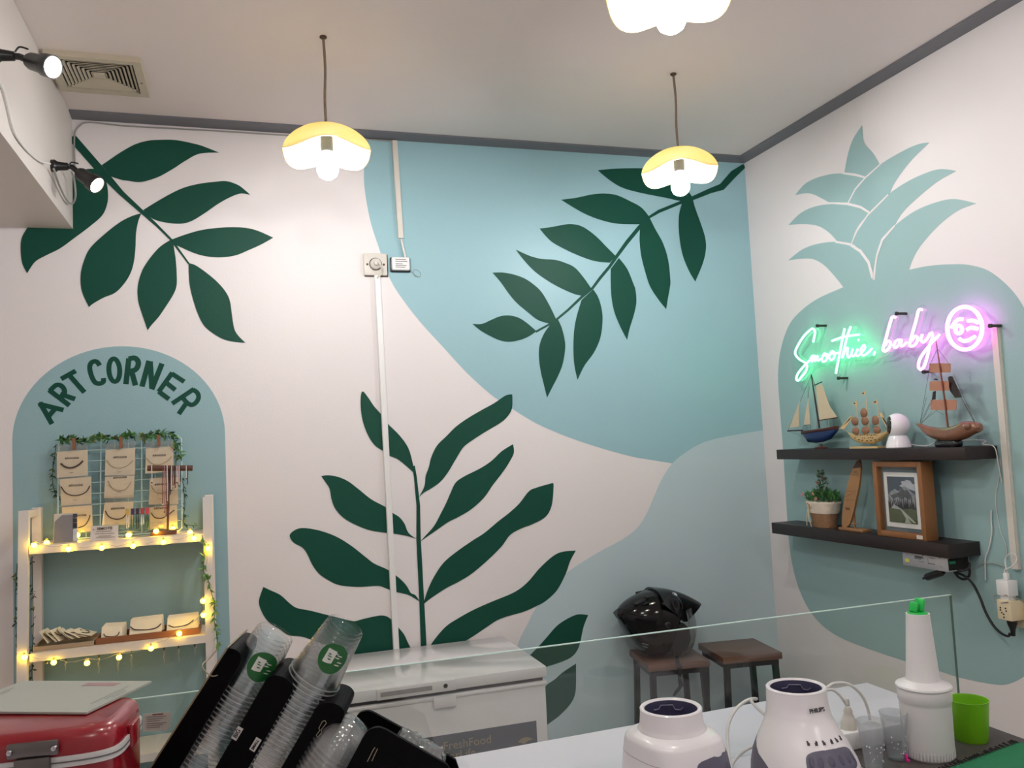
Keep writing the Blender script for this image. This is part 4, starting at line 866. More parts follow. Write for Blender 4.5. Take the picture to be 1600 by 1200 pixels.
wall_cable('grey_wire', 'thin grey wire loosely wrapped around the cream adapter', [ex(1000, 860, -.07), ex(900, 870, -.06), ex(868, 825, -.04), ex(900, 798, -.03), ex(980, 800, -.066), ex(1040, 815, -.04), ex(1130, 850, -.02)], .0016, grey_cab)
wall_cable('white_cable', 'thin white cable hanging beside the shelf end with its plug end free', [on_x(1549, 797, -.008), ex(850, 120, -.006), ex(855, 240, -.006), ex(830, 380, -.006), ex(798, 470, -.006), ex(797, 560, -.006), ex(800, 665, -.006)], .0024, white_cab)
wall_cable('white_cable', 'very thin white cable dropping from the upper shelf end toward the charger', [on_x(1563, 715, -.004), on_x(1562, 740, -.004), on_x(1556, 775, -.003), ex(900, 60, -.003), ex(935, 230, -.003), ex(985, 360, -.003), ex(985, 480, -.004)], .0012, white_cab)
wall_cable('grey_wire', 'thin grey wire looping along the wall from the power supply', [ex(700, 570, -.01), ex(740, 530, -.008), ex(860, 515, -.006), ex(960, 545, -.006), ex(975, 580, -.006)], .0014, grey_cab)
# ================================================================== ART CORNER
rackw = M('white_rack_paint', (222, 214, 208), .5, var=.05, scale=8)
LF, LR = -.205, -.03                                 # front and rear post lines
xl, xr = -3.052, -2.472
rk = thing('ladder_shelf', ((xl+xr)/2, -.12, 0), 'white open shelf rack against the arch, wound with fairy lights', 'shelf rack')
PW = .03
for nm, x, y, top in (('post', xl, LF, 1.474), ('post', xr, LF, 1.482), ('post', xl+.002, LR, 1.474), ('post', xr, LR, 1.482)):
    lean = -.02 if x == xl and y == LF else 0
    b0, b1 = Vector((x+lean*1.2-PW/2, y-.014, 0)), Vector((x-PW/2, y-.014, top))
    pr = [Vector((0, 0, 0)), Vector((PW, 0, 0)), Vector((PW, .028, 0)), Vector((0, .028, 0))]
    bm = bmesh.new(); bm_loft(bm, [[b0+q for q in pr], [b1+q for q in pr]]); finish(nm, bm, rackw, rk, True)
ZU, ZL, ZX = 1.353, .998, .62
for x in (xl, xr):
    for z in (1.458, ZU-.03, ZL-.03, ZX-.03): box('side_rail', (x-.009, LF+.014, z-.012), (x+.009, LR-.014, z+.012), rackw, rk, True)
for z in (ZU, ZL, ZX):
    box('shelf_board', (xl+PW/2+.001, LF+.012, z-.016), (xr-PW/2-.001, -.006, z), rackw, rk, True)
    box('front_rail', (xl+PW/2, LF-.012, z-.026), (xr-PW/2, LF+.0115, z+.001), rackw, rk, True)
za = lambda a, b: (20+a*.2, 660+b*.2)
aw_ = lambda a, b, Y: on_y(*za(a, b), Y)
# wire grid panel, leaning on the wall
wire_m = M('pale_wire', (176, 202, 204), .4, var=.03)
gd = thing('wire_grid_panel', aw_(830, 860, -.07), 'pale blue wire grid panel holding necklace cards on the rack', 'wire grid')
gp = lambda u_, v_: Vector((-2.978+.412*u_, -.075+.045*v_, ZU+.004+.352*v_))
tube('wire_frame', [gp(.03, 0), gp(.97, 0), gp(1, .03), gp(1, .97), gp(.97, 1), gp(.03, 1), gp(0, .97), gp(0, .03)], .0034, wire_m, gd, True, closed=True)
for i in range(1, 9): tube('wire', [gp(i/9, 0), gp(i/9, 1)], .0016 if i % 3 else .0022, wire_m, gd, True, seg=6)
for i in range(1, 9): tube('wire', [gp(0, i/9)+Vector((0, -.003, 0)), gp(1, i/9)+Vector((0, -.003, 0))], .0016, wire_m, gd, True, seg=6)
card_m = M('cream_card', (238, 226, 200), .6, var=.03); sleeve = clear('card_sleeve', (.96, .95, .93), .12, 1.4, .12, (.85, .78, .76))
ink2 = M('card_ink', (92, 78, 62), .6); clipw = wood('clip_wood', (132, 84, 56), .6, 20, (4, 4, 1))
bead_d = M('dark_beads', (66, 52, 44), .5, var=.4, scale=200, bump=.5, bscale=500); bead_l = M('pale_beads', (168, 152, 124), .5, var=.4, scale=200, bump=.5, bscale=500)
CARDS = [
 ('jewelry_card', [(345,232),(584,214),(586,414),(345,434)], -.058, 0, 'top left necklace card with a thick dark bead strand', bead_d, [(375,320),(405,345),(455,355),(510,335),(548,300)], .0028, (462,277)),
 ('jewelry_card', [(367,444),(612,424),(614,636),(380,652)], -.066, 0, 'middle left necklace card with a grey bead strand', bead_d, [(375,500),(420,555),(495,572),(570,545),(602,495)], .0018, (492,490)),
 ('jewelry_card', [(382,664),(618,646),(624,850),(395,862)], -.074, 0, 'bottom left necklace card behind the grey booklet', bead_d, [(510,825),(560,805),(590,765),(604,725)], .0016, (520,725)),
 ('jewelry_card', [(725,216),(955,200),(952,410),(720,416)], -.058, 0, 'top middle necklace card with a thin pale strand', bead_l, [(735,295),(770,340),(826,356),(890,340),(942,295)], .0012, (838,270)),
 ('jewelry_card', [(722,426),(950,416),(944,586),(714,590)], -.066, 0, 'middle necklace card at the centre of the wire grid', bead_l, [(745,455),(770,505),(825,532),(890,515),(925,462)], .0014, (838,428)),
 ('jewelry_card', [(718,628),(942,618),(940,800),(695,802)], -.074, 0, 'bottom middle necklace card above the white business card', bead_d, [(722,690),(750,735),(805,756),(860,745),(892,705)], .0018, (820,670)),
 ('jewelry_card', [(1040,204),(1255,188),(1255,380),(1035,400)], -.058, 0, 'top right necklace card behind the wooden bar stand', bead_l, [(1042,272),(1080,315),(1140,330),(1210,300),(1240,262)], .0012, (1145,255)),
 ('jewelry_card', [(1072,438),(1290,424),(1292,640),(1062,642)], -.066, 0, 'middle right necklace card half hidden by hanging strands', bead_l, [(1082,490),(1110,540),(1160,556),(1230,530),(1275,470)], .0014, (1160,482)),
 ('jewelry_card', [(1066,664),(1282,646),(1286,826),(1070,832)], -.074, 0, 'bottom right necklace card with a dark strand by the stand base', bead_d, [(1080,705),(1110,742),(1165,748),(1215,720),(1262,685)], .0018, (1155,668)),
]
for nm, q, Y, _, lab, bmat, nk, nr, tx in CARDS:
    cpt = aw_(*q[3], Y); c = thing(nm, cpt, lab, 'necklace card', 0, 'necklace cards clipped to the wire grid')
    cdp = prism('card', [aw_(a, b, Y) for a, b in q], NB, .0012, card_m, c, True)
    top = [(q[0][0], q[0][1]-52), (q[1][0], q[1][1]-50), (q[1][0]+6, q[2][1]+8), (q[0][0]-4, q[3][1]+4)] if 'top' in lab or 'bottom middle' in lab else [(q[0][0]-4, q[0][1]-8), (q[1][0]+4, q[1][1]-8), (q[2][0]+4, q[2][1]+6), (q[3][0]-4, q[3][1]+6)]
    prism('sleeve', [aw_(a, b, Y-.0022) for a, b in top], NB, .0004, sleeve, c, True)
    tube('necklace', [aw_(a, b, Y-.0012-nr) for a, b in nk], nr, bmat, c, True, seg=8, smoothn=5)
    lettering('card_name', 'simote', .0125, aw_(*tx, Y-.0018), (1, 0, 0), (0, 0, 1), ink2, cdp, True, .0002, squeeze=1.35, bold=.0003)
    box('card_mark', aw_(tx[0]-22, tx[1]+118, Y-.0016), aw_(tx[0]+10, tx[1]+114, Y-.0012), ink2, cdp, True)
for k_i, (a, b) in enumerate(((478, 165), (845, 155), (1140, 140))):
    p = aw_(a, b, -.066); o = thing('wooden_clip', p, ('small wooden clip holding the top left necklace card', 'small wooden clip holding the top middle necklace card', 'small wooden clip holding the top right necklace card')[k_i], 'clip', 0, 'wooden clips on the wire grid')
    for dy in (-.004, .004): box('clip_half', (p.x-.005, p.y+dy-.0032, p.z-.022), (p.x+.005, p.y+dy+.0032, p.z+.02), clipw, o, True)
    tube('spring', [(p.x-.0062, p.y, p.z+.002), (p.x+.0062, p.y, p.z+.002)], .0028, steel, o, True)
# leaf garlands
gl = [M('garland_green', (84, 136, 74), .6, var=.25), M('garland_dark', (40, 72, 44), .6, var=.25), M('garland_olive', (108, 122, 70), .6, var=.25)]
def garland(label, path, n, ln=(.014, .022), wd=.008, mats=None, spread=.35, sm=6):
    P = catmull(path, sm); o = thing('leaf_garland', P[-1], label, 'garland', 0, 'artificial leaf garlands')
    tube('vine', P, .0012, gl[1], o, True, seg=5); its = []
    for i in range(n):
        s = rnd.random()*(len(P)-1); j = int(s); p = P[j].lerp(P[min(j+1, len(P)-1)], s-j)
        t_ = (P[min(j+1, len(P)-1)]-P[j]).normalized(); d_ = t_*rnd.uniform(.1, 1)+Vector((rnd.uniform(-1, 1), rnd.uniform(-1, .3), rnd.uniform(-1, 1)))*spread*2
        its.append((p, d_, rnd.uniform(*ln), wd, rnd.choice((0, 0, 0, 1, 2))))
    leaf_mass('leaves', mats or gl, its, o, True); return o
garland('green leaf garland along the top of the wire grid', [aw_(360, 140, -.04), aw_(450, 135, -.05), aw_(560, 150, -.05), aw_(680, 115, -.04), aw_(800, 130, -.05), aw_(900, 105, -.045), aw_(1010, 110, -.045), aw_(1120, 90, -.04), aw_(1230, 95, -.045), aw_(1275, 170, -.05), aw_(1300, 270, -.055)], 200, (.02, .034), .012)
garland('leaf garland hanging down the left side of the wire grid, coloured darker for shade', [aw_(340, 170, -.03), aw_(320, 300, -.03), aw_(310, 440, -.03), aw_(325, 540, -.035), aw_(350, 590, -.04)], 34, (.014, .024), .007, [gl[1], gl[1], gl[2]])  # mostly dark leaf colours paint in the shade behind the grid
garland('sparse leaf garland hanging down the right side of the wire grid', [aw_(1320, 400, -.05), aw_(1335, 520, -.055), aw_(1345, 650, -.06), aw_(1330, 760, -.07), aw_(1360, 800, -.1), aw_(1440, 805, -.15)], 26, (.016, .028), .008, [gl[1], gl[2], gl[0]])
zb_ = lambda a, b: (a*.2125, 900+b*.2125)
al = lambda a, b, Y: on_y(*zb_(a, b), Y)
garland('bright green leaf garland hanging down the right rack post', [on_y(316, 836, -.225), on_y(320, 860, -.225), on_y(318, 890, -.225), al(1530, 30, -.225), al(1550, 110, -.225), al(1580, 220, -.225), al(1575, 320, -.225), al(1590, 420, -.225), al(1600, 520, -.222)], 70, (.016, .027), .0095, [gl[0], M('garland_bright', (120, 152, 60), .6, var=.2), gl[0]])
garland('dark leaf garland hanging between the left rack posts', [on_y(50, 866, -.12), on_y(51, 920, -.12), on_y(52, 980, -.12), on_y(50, 1040, -.12), on_y(51, 1100, -.12)], 55, (.012, .02), .007, [gl[1], gl[2], gl[1]])
garland('leaf garland hanging outside the left rack post', [on_y(27, 880, -.04), on_y(24, 930, -.04), on_y(25, 980, -.04), on_y(28, 1030, -.04)], 36, (.014, .024), .007, [gl[1], gl[2], gl[1]])
# bar stand with hanging strands
barw = wood('bar_wood', (92, 56, 42), .5, 12, (1, 6, 6))
BY = -.135
bs = thing('necklace_stand', aw_(1180, 880, BY), 'wooden bar stand hung with beaded necklaces on the rack', 'necklace stand')
tube('bar', [aw_(1052, 358, BY), aw_(1405, 357, BY)], .0105, barw, bs, True, seg=14)
tube('post', [aw_(1222, 370, BY), aw_(1210, 852, BY)], .0042, barw, bs, True, seg=10)
p0, p1 = aw_(1083, 882, BY), aw_(1280, 882, BY)
box('base', (p0.x, BY-.024, ZU+.001), (p1.x, BY+.024, ZU+.016), barw, bs, True, bev=.001)
sm_ = [M('strand_brown', (120, 72, 62), .5), M('strand_white', (214, 206, 200), .4), M('strand_dark', (58, 40, 38), .5), M('strand_pink', (170, 120, 124), .5)]
for a, b1, mi in ((1085,470,1),(1172,640,0),(1184,700,3),(1196,740,0),(1206,620,1),(1232,560,2),(1240,530,1),(1252,500,0),(1262,485,2),(1272,520,0),(1282,470,1),(1292,480,3),(1300,495,1),(1310,460,2),(1355,440,1),(1366,485,2)):
    wv = rnd.uniform(-4, 4)
    hst = tube('hanging_strand', [aw_(a, 338, BY-.0105), aw_(a, 372, BY-.0125), aw_(a+wv, (372+b1)/2, BY-.0125), aw_(a+wv*.4, b1, BY-.0115)], .0017, sm_[mi], bs, True, seg=6, smoothn=3)
    o = aw_(a+wv*.4, b1, BY-.0115); bm = bmesh.new(); bmesh.ops.create_uvsphere(bm, u_segments=8, v_segments=6, radius=.0028); bmesh.ops.translate(bm, vec=o, verts=bm.verts); finish('strand_bead', bm, sm_[(mi+1) % 4], hst, True, smooth=True)
# earring rack
EY = -.15
er = thing('earring_rack', aw_(985, 885, EY), 'small clear rack hung with colourful earrings on the rack shelf', 'earring rack')
prism('clear_panel', [aw_(a, b, EY) for a, b in [(880,672),(1075,660),(1075,880),(880,890)]], NB, .003, clear('rack_acrylic', (.93, .95, .94), .05, 1.45), er, True)
p0, p1 = aw_(870, 888, EY), aw_(1080, 880, EY); box('foot', (p0.x, EY-.02, ZU+.001), (p1.x, EY+.012, ZU+.007), MATS['rack_acrylic'], er, True)
cols = [(196,166,96),(72,48,84),(60,48,70),(168,60,70),(190,70,84)]
for i, c in enumerate(cols):
    a = 898+i*38; m_ = M('earring_%d' % i, c, .4, var=.3, scale=200)
    etg = prism('earring_tag', [aw_(x, y, EY-.004) for x, y in [(a-14,676-i*2),(a+14,674-i*2),(a+14,722-i*2),(a-14,724-i*2)]], NB, .001, m_, er, True)
    m2_ = M('earring_drop_%d' % i, [(226,220,210),(60,110,70),(40,60,50),(214,214,210),(52,86,60)][i], .3, var=.3, scale=200)
    for dx in (-8, 8): tube('earring', [aw_(a+dx, 724, EY-.004), aw_(a+dx+rnd.uniform(-3, 3), 770, EY-.005), aw_(a+dx, 815+rnd.uniform(-20, 20), EY-.004)], [.0008, .0026, .0016], m2_, etg, True, seg=6)
# booklet and business card
BK = -.16
bk = thing('grey_booklet', aw_(410, 942, BK), 'grey booklet standing at the left end of the rack shelf', 'booklet')
prism('back_cover', [aw_(a, b, BK+.006) for a, b in [(322,716),(500,706),(506,930),(312,944)]], NB, .001, M('booklet_paper', (204, 198, 190), .6), bk, True)
prism('front_cover', [aw_(a, b, BK) for a, b in [(328,775),(385,726),(468,722),(466,932),(318,942)]], NB, .0015, M('booklet_grey', (128, 126, 132), .5), bk, True)
for i, (b0, b1, c) in enumerate(((712,742,(60,62,74)),(748,780,(46,46,56)),(784,826,(40,44,60)),(832,870,(196,202,214)),(874,924,(206,208,214)))):
    prism('index_tab', [aw_(a, b, BK-.001) for a, b in [(470,b0+2),(502,b0),(503,b1),(470,b1+2)]], NB, .0012, M('index_tab_%d' % i, c, .5), bk, True)
BC = -.185
bc = thing('business_card', aw_(712, 920, BC), 'white business card reading Simote propped on the rack shelf edge', 'card')
bcp = prism('card', [aw_(a, b, BC) for a, b in [(612,812),(826,804),(822,912),(602,926)]], NB, .0012, M('business_paper', (226, 214, 202), .6), bc, True)
lettering('card_heading', 'SIMOTE', .0125, aw_(718, 829, BC-.0018), (1, 0, 0), (0, 0, 1), ink2, bcp, True, .0002, squeeze=1.15, bold=.0003)
for b, a0, a1 in ((852,650,770),(868,640,790),(888,670,770),(898,650,800)): prism('card_line', [aw_(x, y, BC-.0016) for x, y in [(a0,b),(a1,b-6),(a1,b-2),(a0,b+4)]], NB, .0003, M('card_grey_ink', (164, 150, 140), .6), bcp, True)
lettering('card_mark', '*', .012, aw_(632, 842, BC-.0018), (1, 0, 0), (0, 0, 1), ink2, bcp, True, .0002)

# ------------------------------------------------------------------ lower shelf: trays of necklace cards
pcard = M('pale_card', (236, 226, 202), .65, var=.05)
TY = -.175
tw = wood('tray_wood', (142, 90, 56), .5, 8, (1, 6, 6))
tr_ = thing('wooden_tray', al(1080, 470, TY), 'shallow brown wooden tray of necklace cards on the lower rack shelf', 'tray')
tx0, tx1 = al(705, 500, TY).x, al(1472, 400, TY).x
for nm, a, b in (('front_wall', (tx0, TY-.006, ZL+.001), (tx1, TY, ZL+.022)), ('back_wall', (tx0, TY+.11, ZL+.001), (tx1, TY+.116, ZL+.022)), ('end_wall', (tx0, TY, ZL+.001), (tx0+.006, TY+.11, ZL+.022)), ('end_wall', (tx1-.006, TY, ZL+.001), (tx1, TY+.11, ZL+.022)), ('bottom', (tx0+.006, TY, ZL+.001), (tx1-.006, TY+.11, ZL+.005))):
    box(nm, a, b, tw, tr_, True)
def standing_card(q, Y, lab, nk=None, grp='necklace cards in the wooden tray', tilt=.02, nr=.0016):
    c = thing('jewelry_card', al(*q[3], Y), lab, 'necklace card', 0, grp)
    prism('card', [al(a, b, Y+(tilt if i < 2 else 0)) for i, (a, b) in enumerate(q)], NB, .0012, pcard, c, True)
    if nk:
        tube('necklace', [al(a, b, Y+tilt*.45-.004) for a, b in nk], nr, bead_d, c, True, seg=7, smoothn=4)
    return c
standing_card([(748,378),(898,370),(902,468),(742,474)], TY+.012, 'front card of the small left stack in the wooden tray', [(762,425),(775,442),(812,446),(850,442),(868,430),(878,410)])
for i in range(4): standing_card([(752+i*8,372-i*9),(902+i*9,364-i*9),(906+i*9,460-i*6),(748+i*8,468-i*6)], TY+.022+i*.014, 'card behind the front one in the small left stack of the tray')
standing_card([(962,330),(1188,302),(1190,410),(950,440)], TY+.012, 'front card of the middle stack in the wooden tray', [(958,372),(985,392),(1040,396),(1095,394),(1150,380),(1185,350)], nr=.002)
for i in range(4): standing_card([(960+i*5,322-i*5),(1186+i*5,294-i*5),(1192+i*6,400-i*3),(950+i*4,430-i*3)], TY+.022+i*.014, 'card behind the front one in the middle stack of the tray')
standing_card([(1232,316),(1448,290),(1456,386),(1224,402)], TY+.012, 'front card of the right stack in the wooden tray', [(1240,362),(1275,376),(1320,372),(1370,360),(1405,340),(1424,322)], nr=.0018)
for i in range(4): standing_card([(1232+i*3,306-i*6),(1446+i*4,280-i*6),(1458+i*4,378-i*3),(1226+i*3,396-i*3)], TY+.022+i*.014, 'card behind the front one in the right stack of the tray')
lt_ = thing('card_tray', al(480, 530, -.15), 'beige paper tray heaped with loose necklace cards on the lower rack shelf', 'tray')
bx0, bx1 = al(250, 545, -.17).x, al(705, 500, -.17).x-.004
trm = M('tray_paper', (172, 150, 122), .7, var=.1)
box('bottom', (bx0, -.185, ZL+.001), (bx1, -.05, ZL+.004), trm, lt_, True)
for a, b in (((bx0, -.185), (bx1, -.182)), ((bx0, -.053), (bx1, -.05)), ((bx0, -.182), (bx0+.003, -.053)), ((bx1-.003, -.182), (bx1, -.053))):
    box('tray_wall', (a[0], a[1], ZL+.004), (b[0], b[1], ZL+.016), trm, lt_, True)
for i in range(11):
    t_ = i/10; cx_ = bx0+.03+(bx1-bx0-.062)*t_; ang = rnd.uniform(-.5, .5); ti = math.radians(55-38*t_+rnd.uniform(-8, 8))
    c = thing('jewelry_card', (cx_, -.115, ZL+.008), 'loose cream necklace card heaped in the beige paper tray', 'necklace card', 0, 'loose cards in the paper tray')
    R_ = Matrix.Rotation(ang, 3, 'Z') @ Matrix.Rotation(ti, 3, 'Y'); zc2 = .010+.024*math.sin(ti)+.010*t_
    bm = bmesh.new(); bm_box(bm, (0, 0, zc2), (.05, .066, .0012), R_); finish('card', bm, pcard, c)
    P = [R_ @ Vector((-.012+.02*math.sin(a*math.pi/6), .02*math.cos(a*math.pi/6), .0022))+Vector((0, 0, zc2)) for a in range(7)]
    tube('necklace', P, .0012, bead_d, c, seg=6)
# icicle ornaments
ice = clear('clear_crystal', (.9, .92, .9), .08, 1.5, .18, (.8, .8, .76))
for i, (a, b0, b1) in enumerate(((340,590,640),(482,600,690),(725,570,715),(868,590,720),(965,548,690),(1205,520,655),(1312,490,640),(1432,480,585))):
    Y = -.19; top = al(a, b0, Y); bot = al(a+8, b1, Y); top.z = min(top.z, ZL-.028)
    t_ = thing('icicle_ornament', top, 'clear icicle ornament hanging beneath the lower rack shelf', 'ornament', 0, 'icicle ornaments under the rack shelf')
    ln = top.z-bot.z
    tube('clip', [(0, .004, .011), (0, 0, .002), (0, 0, -.012)], .0028, M('ornament_clip', (48, 56, 42), .6), t_, seg=6)
    P = [(.0016*math.sin(k*1.3), .001*math.cos(k*1.7), -.012-(ln-.012)*k/8) for k in range(9)]
    tube('crystal', P, [.0036*(1-.75*k/8)*(1.25 if k % 2 else .85) for k in range(9)], ice, t_, seg=7)
# ------------------------------------------------------------------ fairy lights
fair = glow('fairy_bulb_light', (1.0, .60, .024), FAIRY_L)
fl_ = thing('string_lights', (xl, LF, ZU), 'warm string of fairy lights draped along both rack shelves', 'string lights')
SEQ = [(38,1027,-.228),(84,1035,-.225),(136,1036,-.222),(186,1027,-.222),(236,1013,-.222),(280,990,-.224),(318,961,-.228),(317,939,-.228),(325,857,-.229),(303,841,-.224),(255,847,-.224),(208,853,-.224),(159,856,-.224),(107,858,-.224),(53,852,-.229),(73,848,-.14)]
SEQ2 = [(121,836,-.12),(201,836,-.165),(244,830,-.17),(270,826,-.09),(297,832,-.16)]
def fbulb(p):
    bm = bmesh.new(); bmesh.ops.create_uvsphere(bm, u_segments=14, v_segments=10, radius=.0088); bmesh.ops.translate(bm, vec=p, verts=bm.verts)
    fb_ = finish('bulb', bm, fair, fl_, True, smooth=True)
    lathe('bulb_cap', [(0, .0072), (.004, .0072), (.004, .015), (0, .015)], M('bulb_cap', (196, 176, 130), .5), fb_, True, seg=8, c=p)
wm_ = clear('clear_wire', (.85, .85, .8), .1, 1.4, .3)
for S_ in (SEQ, SEQ2):
    P = [on_y(*q) for q in S_]; 
    for p in P: fbulb(p)
    W = []
    for a, b in zip(P[:-1], P[1:]): W += [a+Vector((0, 0, .014)), (a+b)/2+Vector((0, 0, .008-(.006 if (a-b).length > .06 else 0)))]
    tube('wire', W+[P[-1]+Vector((0, 0, .014))], .0009, wm_, fl_, True, seg=5, smoothn=3)
# ================================================================== FREEZER
fz_m = M('freezer_white', (218, 214, 213), .3, var=.02, scale=6)
fz_l = M('freezer_lid_gloss', (222, 219, 219), .13, var=.02, scale=6)
fz_g = M('freezer_grey_trim', (150, 146, 146), .4, var=.03)
FX1, FX0, FB, FF, FT = -1.335, -2.24, -.018, -.545, .8245
fz = thing('chest_freezer', ((FX0+FX1)/2, (FB+FF)/2, 0), 'white chest freezer with a flat lid standing against the leaf mural', 'freezer')
box('body', (FX0+.004, FF+.006, .03), (FX1-.004, FB, FT-.052), fz_m, fz, True, bev=.006)
box('gasket', (FX0+.012, FF+.014, FT-.053), (FX1-.012, FB-.006, FT-.0385), M('freezer_gasket', (70, 66, 66), .7), fz, True)
box('rim', (FX0, FF+.001, FT-.066), (FX1, FB-.002, FT-.0515), fz_m, fz, True, bev=.004)
SEAM = -.281
box('lid', (FX0, FF, FT-.0385), (FX1, SEAM-.0028, FT), fz_l, fz, True, bev=.004)
box('lid_rear', (FX0, SEAM+.0028, FT-.0385), (FX1, FB, FT-.0005), fz_l, fz, True, bev=.004)
fzp = lambda x, y: on_y(x, y, FF)
hx0, hx1 = fzp(588, 1076).x, fzp(711, 1062).x; lkx = fzp(676, 1065).x
lid_f = FF-.0005
hsr = box('handle_surround', (hx0, FF-.007, FT-.0375), (hx1, lid_f, FT-.001), fz_m, fz, True, bev=.002)
box('handle_recess', (hx0+.012, FF-.0078, FT-.027), (lkx-.004, FF-.0072, FT-.012), fz_g, hsr, True)
lathe('key_lock', [(0, .003), (.004, .003), (.007, .002), (.0075, 0)], M('lock_metal', (72, 70, 70), .4, .8), hsr, True, seg=16, c=((lkx+hx1)/2+.004, FF-.007, FT-.019), R=Ry)
p0, p1 = fzp(677, 1090), fzp(713, 1103)
box('latch_plate', (p0.x, FF-.004, p1.z), (p1.x, FF+.0065, p0.z), fz_m, fz, True, bev=.002)
for x in (FX0+.05, FX1-.05):
    for y in (FF+.05, FB-.05): lathe('foot', [(0, 0), (.018, 0), (.02, .012), (.014, .031), (0, .031)], black_pl, fz, True, seg=12, c=(x, y, 0))
pa = on_y(838, 1126, FF+.005); pb = on_y(700, 1166, FF+.005)
px0 = FX0+.33
bpn = prism('brand_panel', [Vector((px0, FF+.0052, pa.z)), Vector((pa.x, FF+.0052, pa.z)), Vector((pa.x, FF+.0052, pa.z-.17)), Vector((px0, FF+.0052, pa.z-.17))], NB, .0006, M('freezer_panel_grey', (96, 98, 106), .4), fz, True)
gold = M('gold_lettering', (158, 146, 122), .45, .2)
tl = on_y(694, 1168, FF+.005)
lettering('slogan', 'FreshFood', .040, (tl.x-.004, FF+.0044, on_y(730, 1161, FF+.005).z), (1, 0, 0), (0, 0, 1), gold, bpn, True, .0003, 'LEFT')
lettering('slogan', 'ForLife', .040, (tl.x-.004, FF+.0044, on_y(726, 1178, FF+.005).z), (1, 0, 0), (0, 0, 1), gold, bpn, True, .0003, 'LEFT')
q = [on_y(a, b, FF+.0046) for a, b in spline2([(809,1160,1),(815,1154),(824,1152),(834,1155,1),(826,1157),(820,1162,1)], 4)]
prism('emblem', q, NB, .0004, gold, bpn, True)

# ================================================================== STOOLS
seat_m = wood('stool_seat_wood', (98, 66, 50), .4, 4, (1, 9, 9), .3, .06)
frame_m = M('stool_black_metal', (26, 28, 30), .4, .4, var=.15)
def stool(cx, cy, rz, sx, sy, label, zt=.70):
    t = thing('wooden_stool', (cx, cy, 0), label, 'stool', rz, 'bar stools by the back wall')
    box('seat', (-sx/2, -sy/2, zt-.028), (sx/2, sy/2, zt), seat_m, t, bev=.003)
    for a, b in (((-sx/2+.012, -sy/2+.012), (sx/2-.012, -sy/2+.032)), ((-sx/2+.012, sy/2-.032), (sx/2-.012, sy/2-.012)), ((-sx/2+.012, -sy/2+.032), (-sx/2+.032, sy/2-.032)), ((sx/2-.032, -sy/2+.032), (sx/2-.012, sy/2-.032))):
        box('seat_frame', (a[0], a[1], zt-.05), (b[0], b[1], zt-.0285), frame_m, t)
    for ix in (-1, 1):
        for iy in (-1, 1):
            top = Vector((ix*(sx/2-.024), iy*(sy/2-.024), zt-.05)); bot = Vector((ix*(sx/2-.001), iy*(sy/2-.001), 0))
            pr = [Vector((a*.011, b*.011, 0)) for a, b in ((-1, -1), (1, -1), (1, 1), (-1, 1))]
            bm = bmesh.new(); bm_loft(bm, [[top+q for q in pr], [bot+q for q in pr]]); finish('leg', bm, frame_m, t)
    for z, k in ((.22, .6),):
        e = sx/2-.024+.023*(1-z/(zt-.05)); f_ = sy/2-.024+.023*(1-z/(zt-.05))
        for a, b in (((-e, -f_), (e, -f_)), ((-e, f_), (e, f_)), ((-e, -f_), (-e, f_)), ((e, -f_), (e, f_))): tube('foot_rail', [(a[0], a[1], z), (b[0], b[1], z)], .008, frame_m, t)
    return t
c = [on_z(*q, .70) for q in [(1096, 1003), (1172.5, 996), (1216, 1018), (1122, 1028)]]
cc = sum(c, Vector())/4; stool(cc.x+.002, cc.y-.012, -.145, .262, .27, 'empty brown wooden stool with black legs in the corner')
d_ = [on_z(*q, .70) for q in [(980.3, 1016), (1016.9, 1041.6), (1107.8, 1029.4)]]
s2c = (d_[0]+d_[2])/2; stool(s2c.x+.004, s2c.y-.004, -.16, .262, .27, 'brown wooden stool carrying the black helmet')

# ================================================================== HELMET
hm_b = M('helmet_black_gloss', (5, 5, 6), .12, var=.1, spec=.35)
hm_d = M('helmet_dark_lining', (20, 21, 24), .8, var=.2)
HC = Vector((s2c.x-.012, s2c.y+.01, .70))
def hpt(x, y): return on_y(x, y, HC.y)
hl = thing('motorcycle_helmet', HC, 'glossy black open-face helmet with peak and clear visor on the stool', 'helmet', -.10); hl.scale = (.92, .92, .88); WM[hl.name] = WM[hl.name] @ Matrix.Diagonal((.92, .92, .88, 1))
# shell: profile seen from the side, x forward
def shell_pt(u_, v_):
    """u 0..1 back->front over the top; v -1..1 across"""
    pass
prof = []                                             # (x, z_top, z_bottom, half width) slices along x
SL = [(-.212,.214,.200,.018),(-.195,.240,.150,.062),(-.165,.263,.090,.092),(-.13,.283,.036,.112),(-.085,.300,.006,.126),(-.04,.309,.001,.131),(0,.309,.001,.131),(.028,.303,.05,.127),(.05,.294,.160,.121),(.08,.276,.182,.106)]
bm = bmesh.new(); rings = []
for x, zt_h, zb_h, hw in SL:
    ring = []; n_ = 28; zm = (zt_h+zb_h)/2; hh = (zt_h-zb_h)/2
    for j in range(n_):
        a = 2*math.pi*j/n_; ca, sa = math.cos(a), math.sin(a)
        ring.append(Vector((x, hw*math.copysign(abs(ca)**.8, ca), zm+hh*math.copysign(abs(sa)**.85, sa))))
    rings.append(ring)
bm_loft(bm, rings); o = finish('shell', bm, hm_b, hl, smooth=True); o.modifiers.new('sub', 'SUBSURF').render_levels = 2
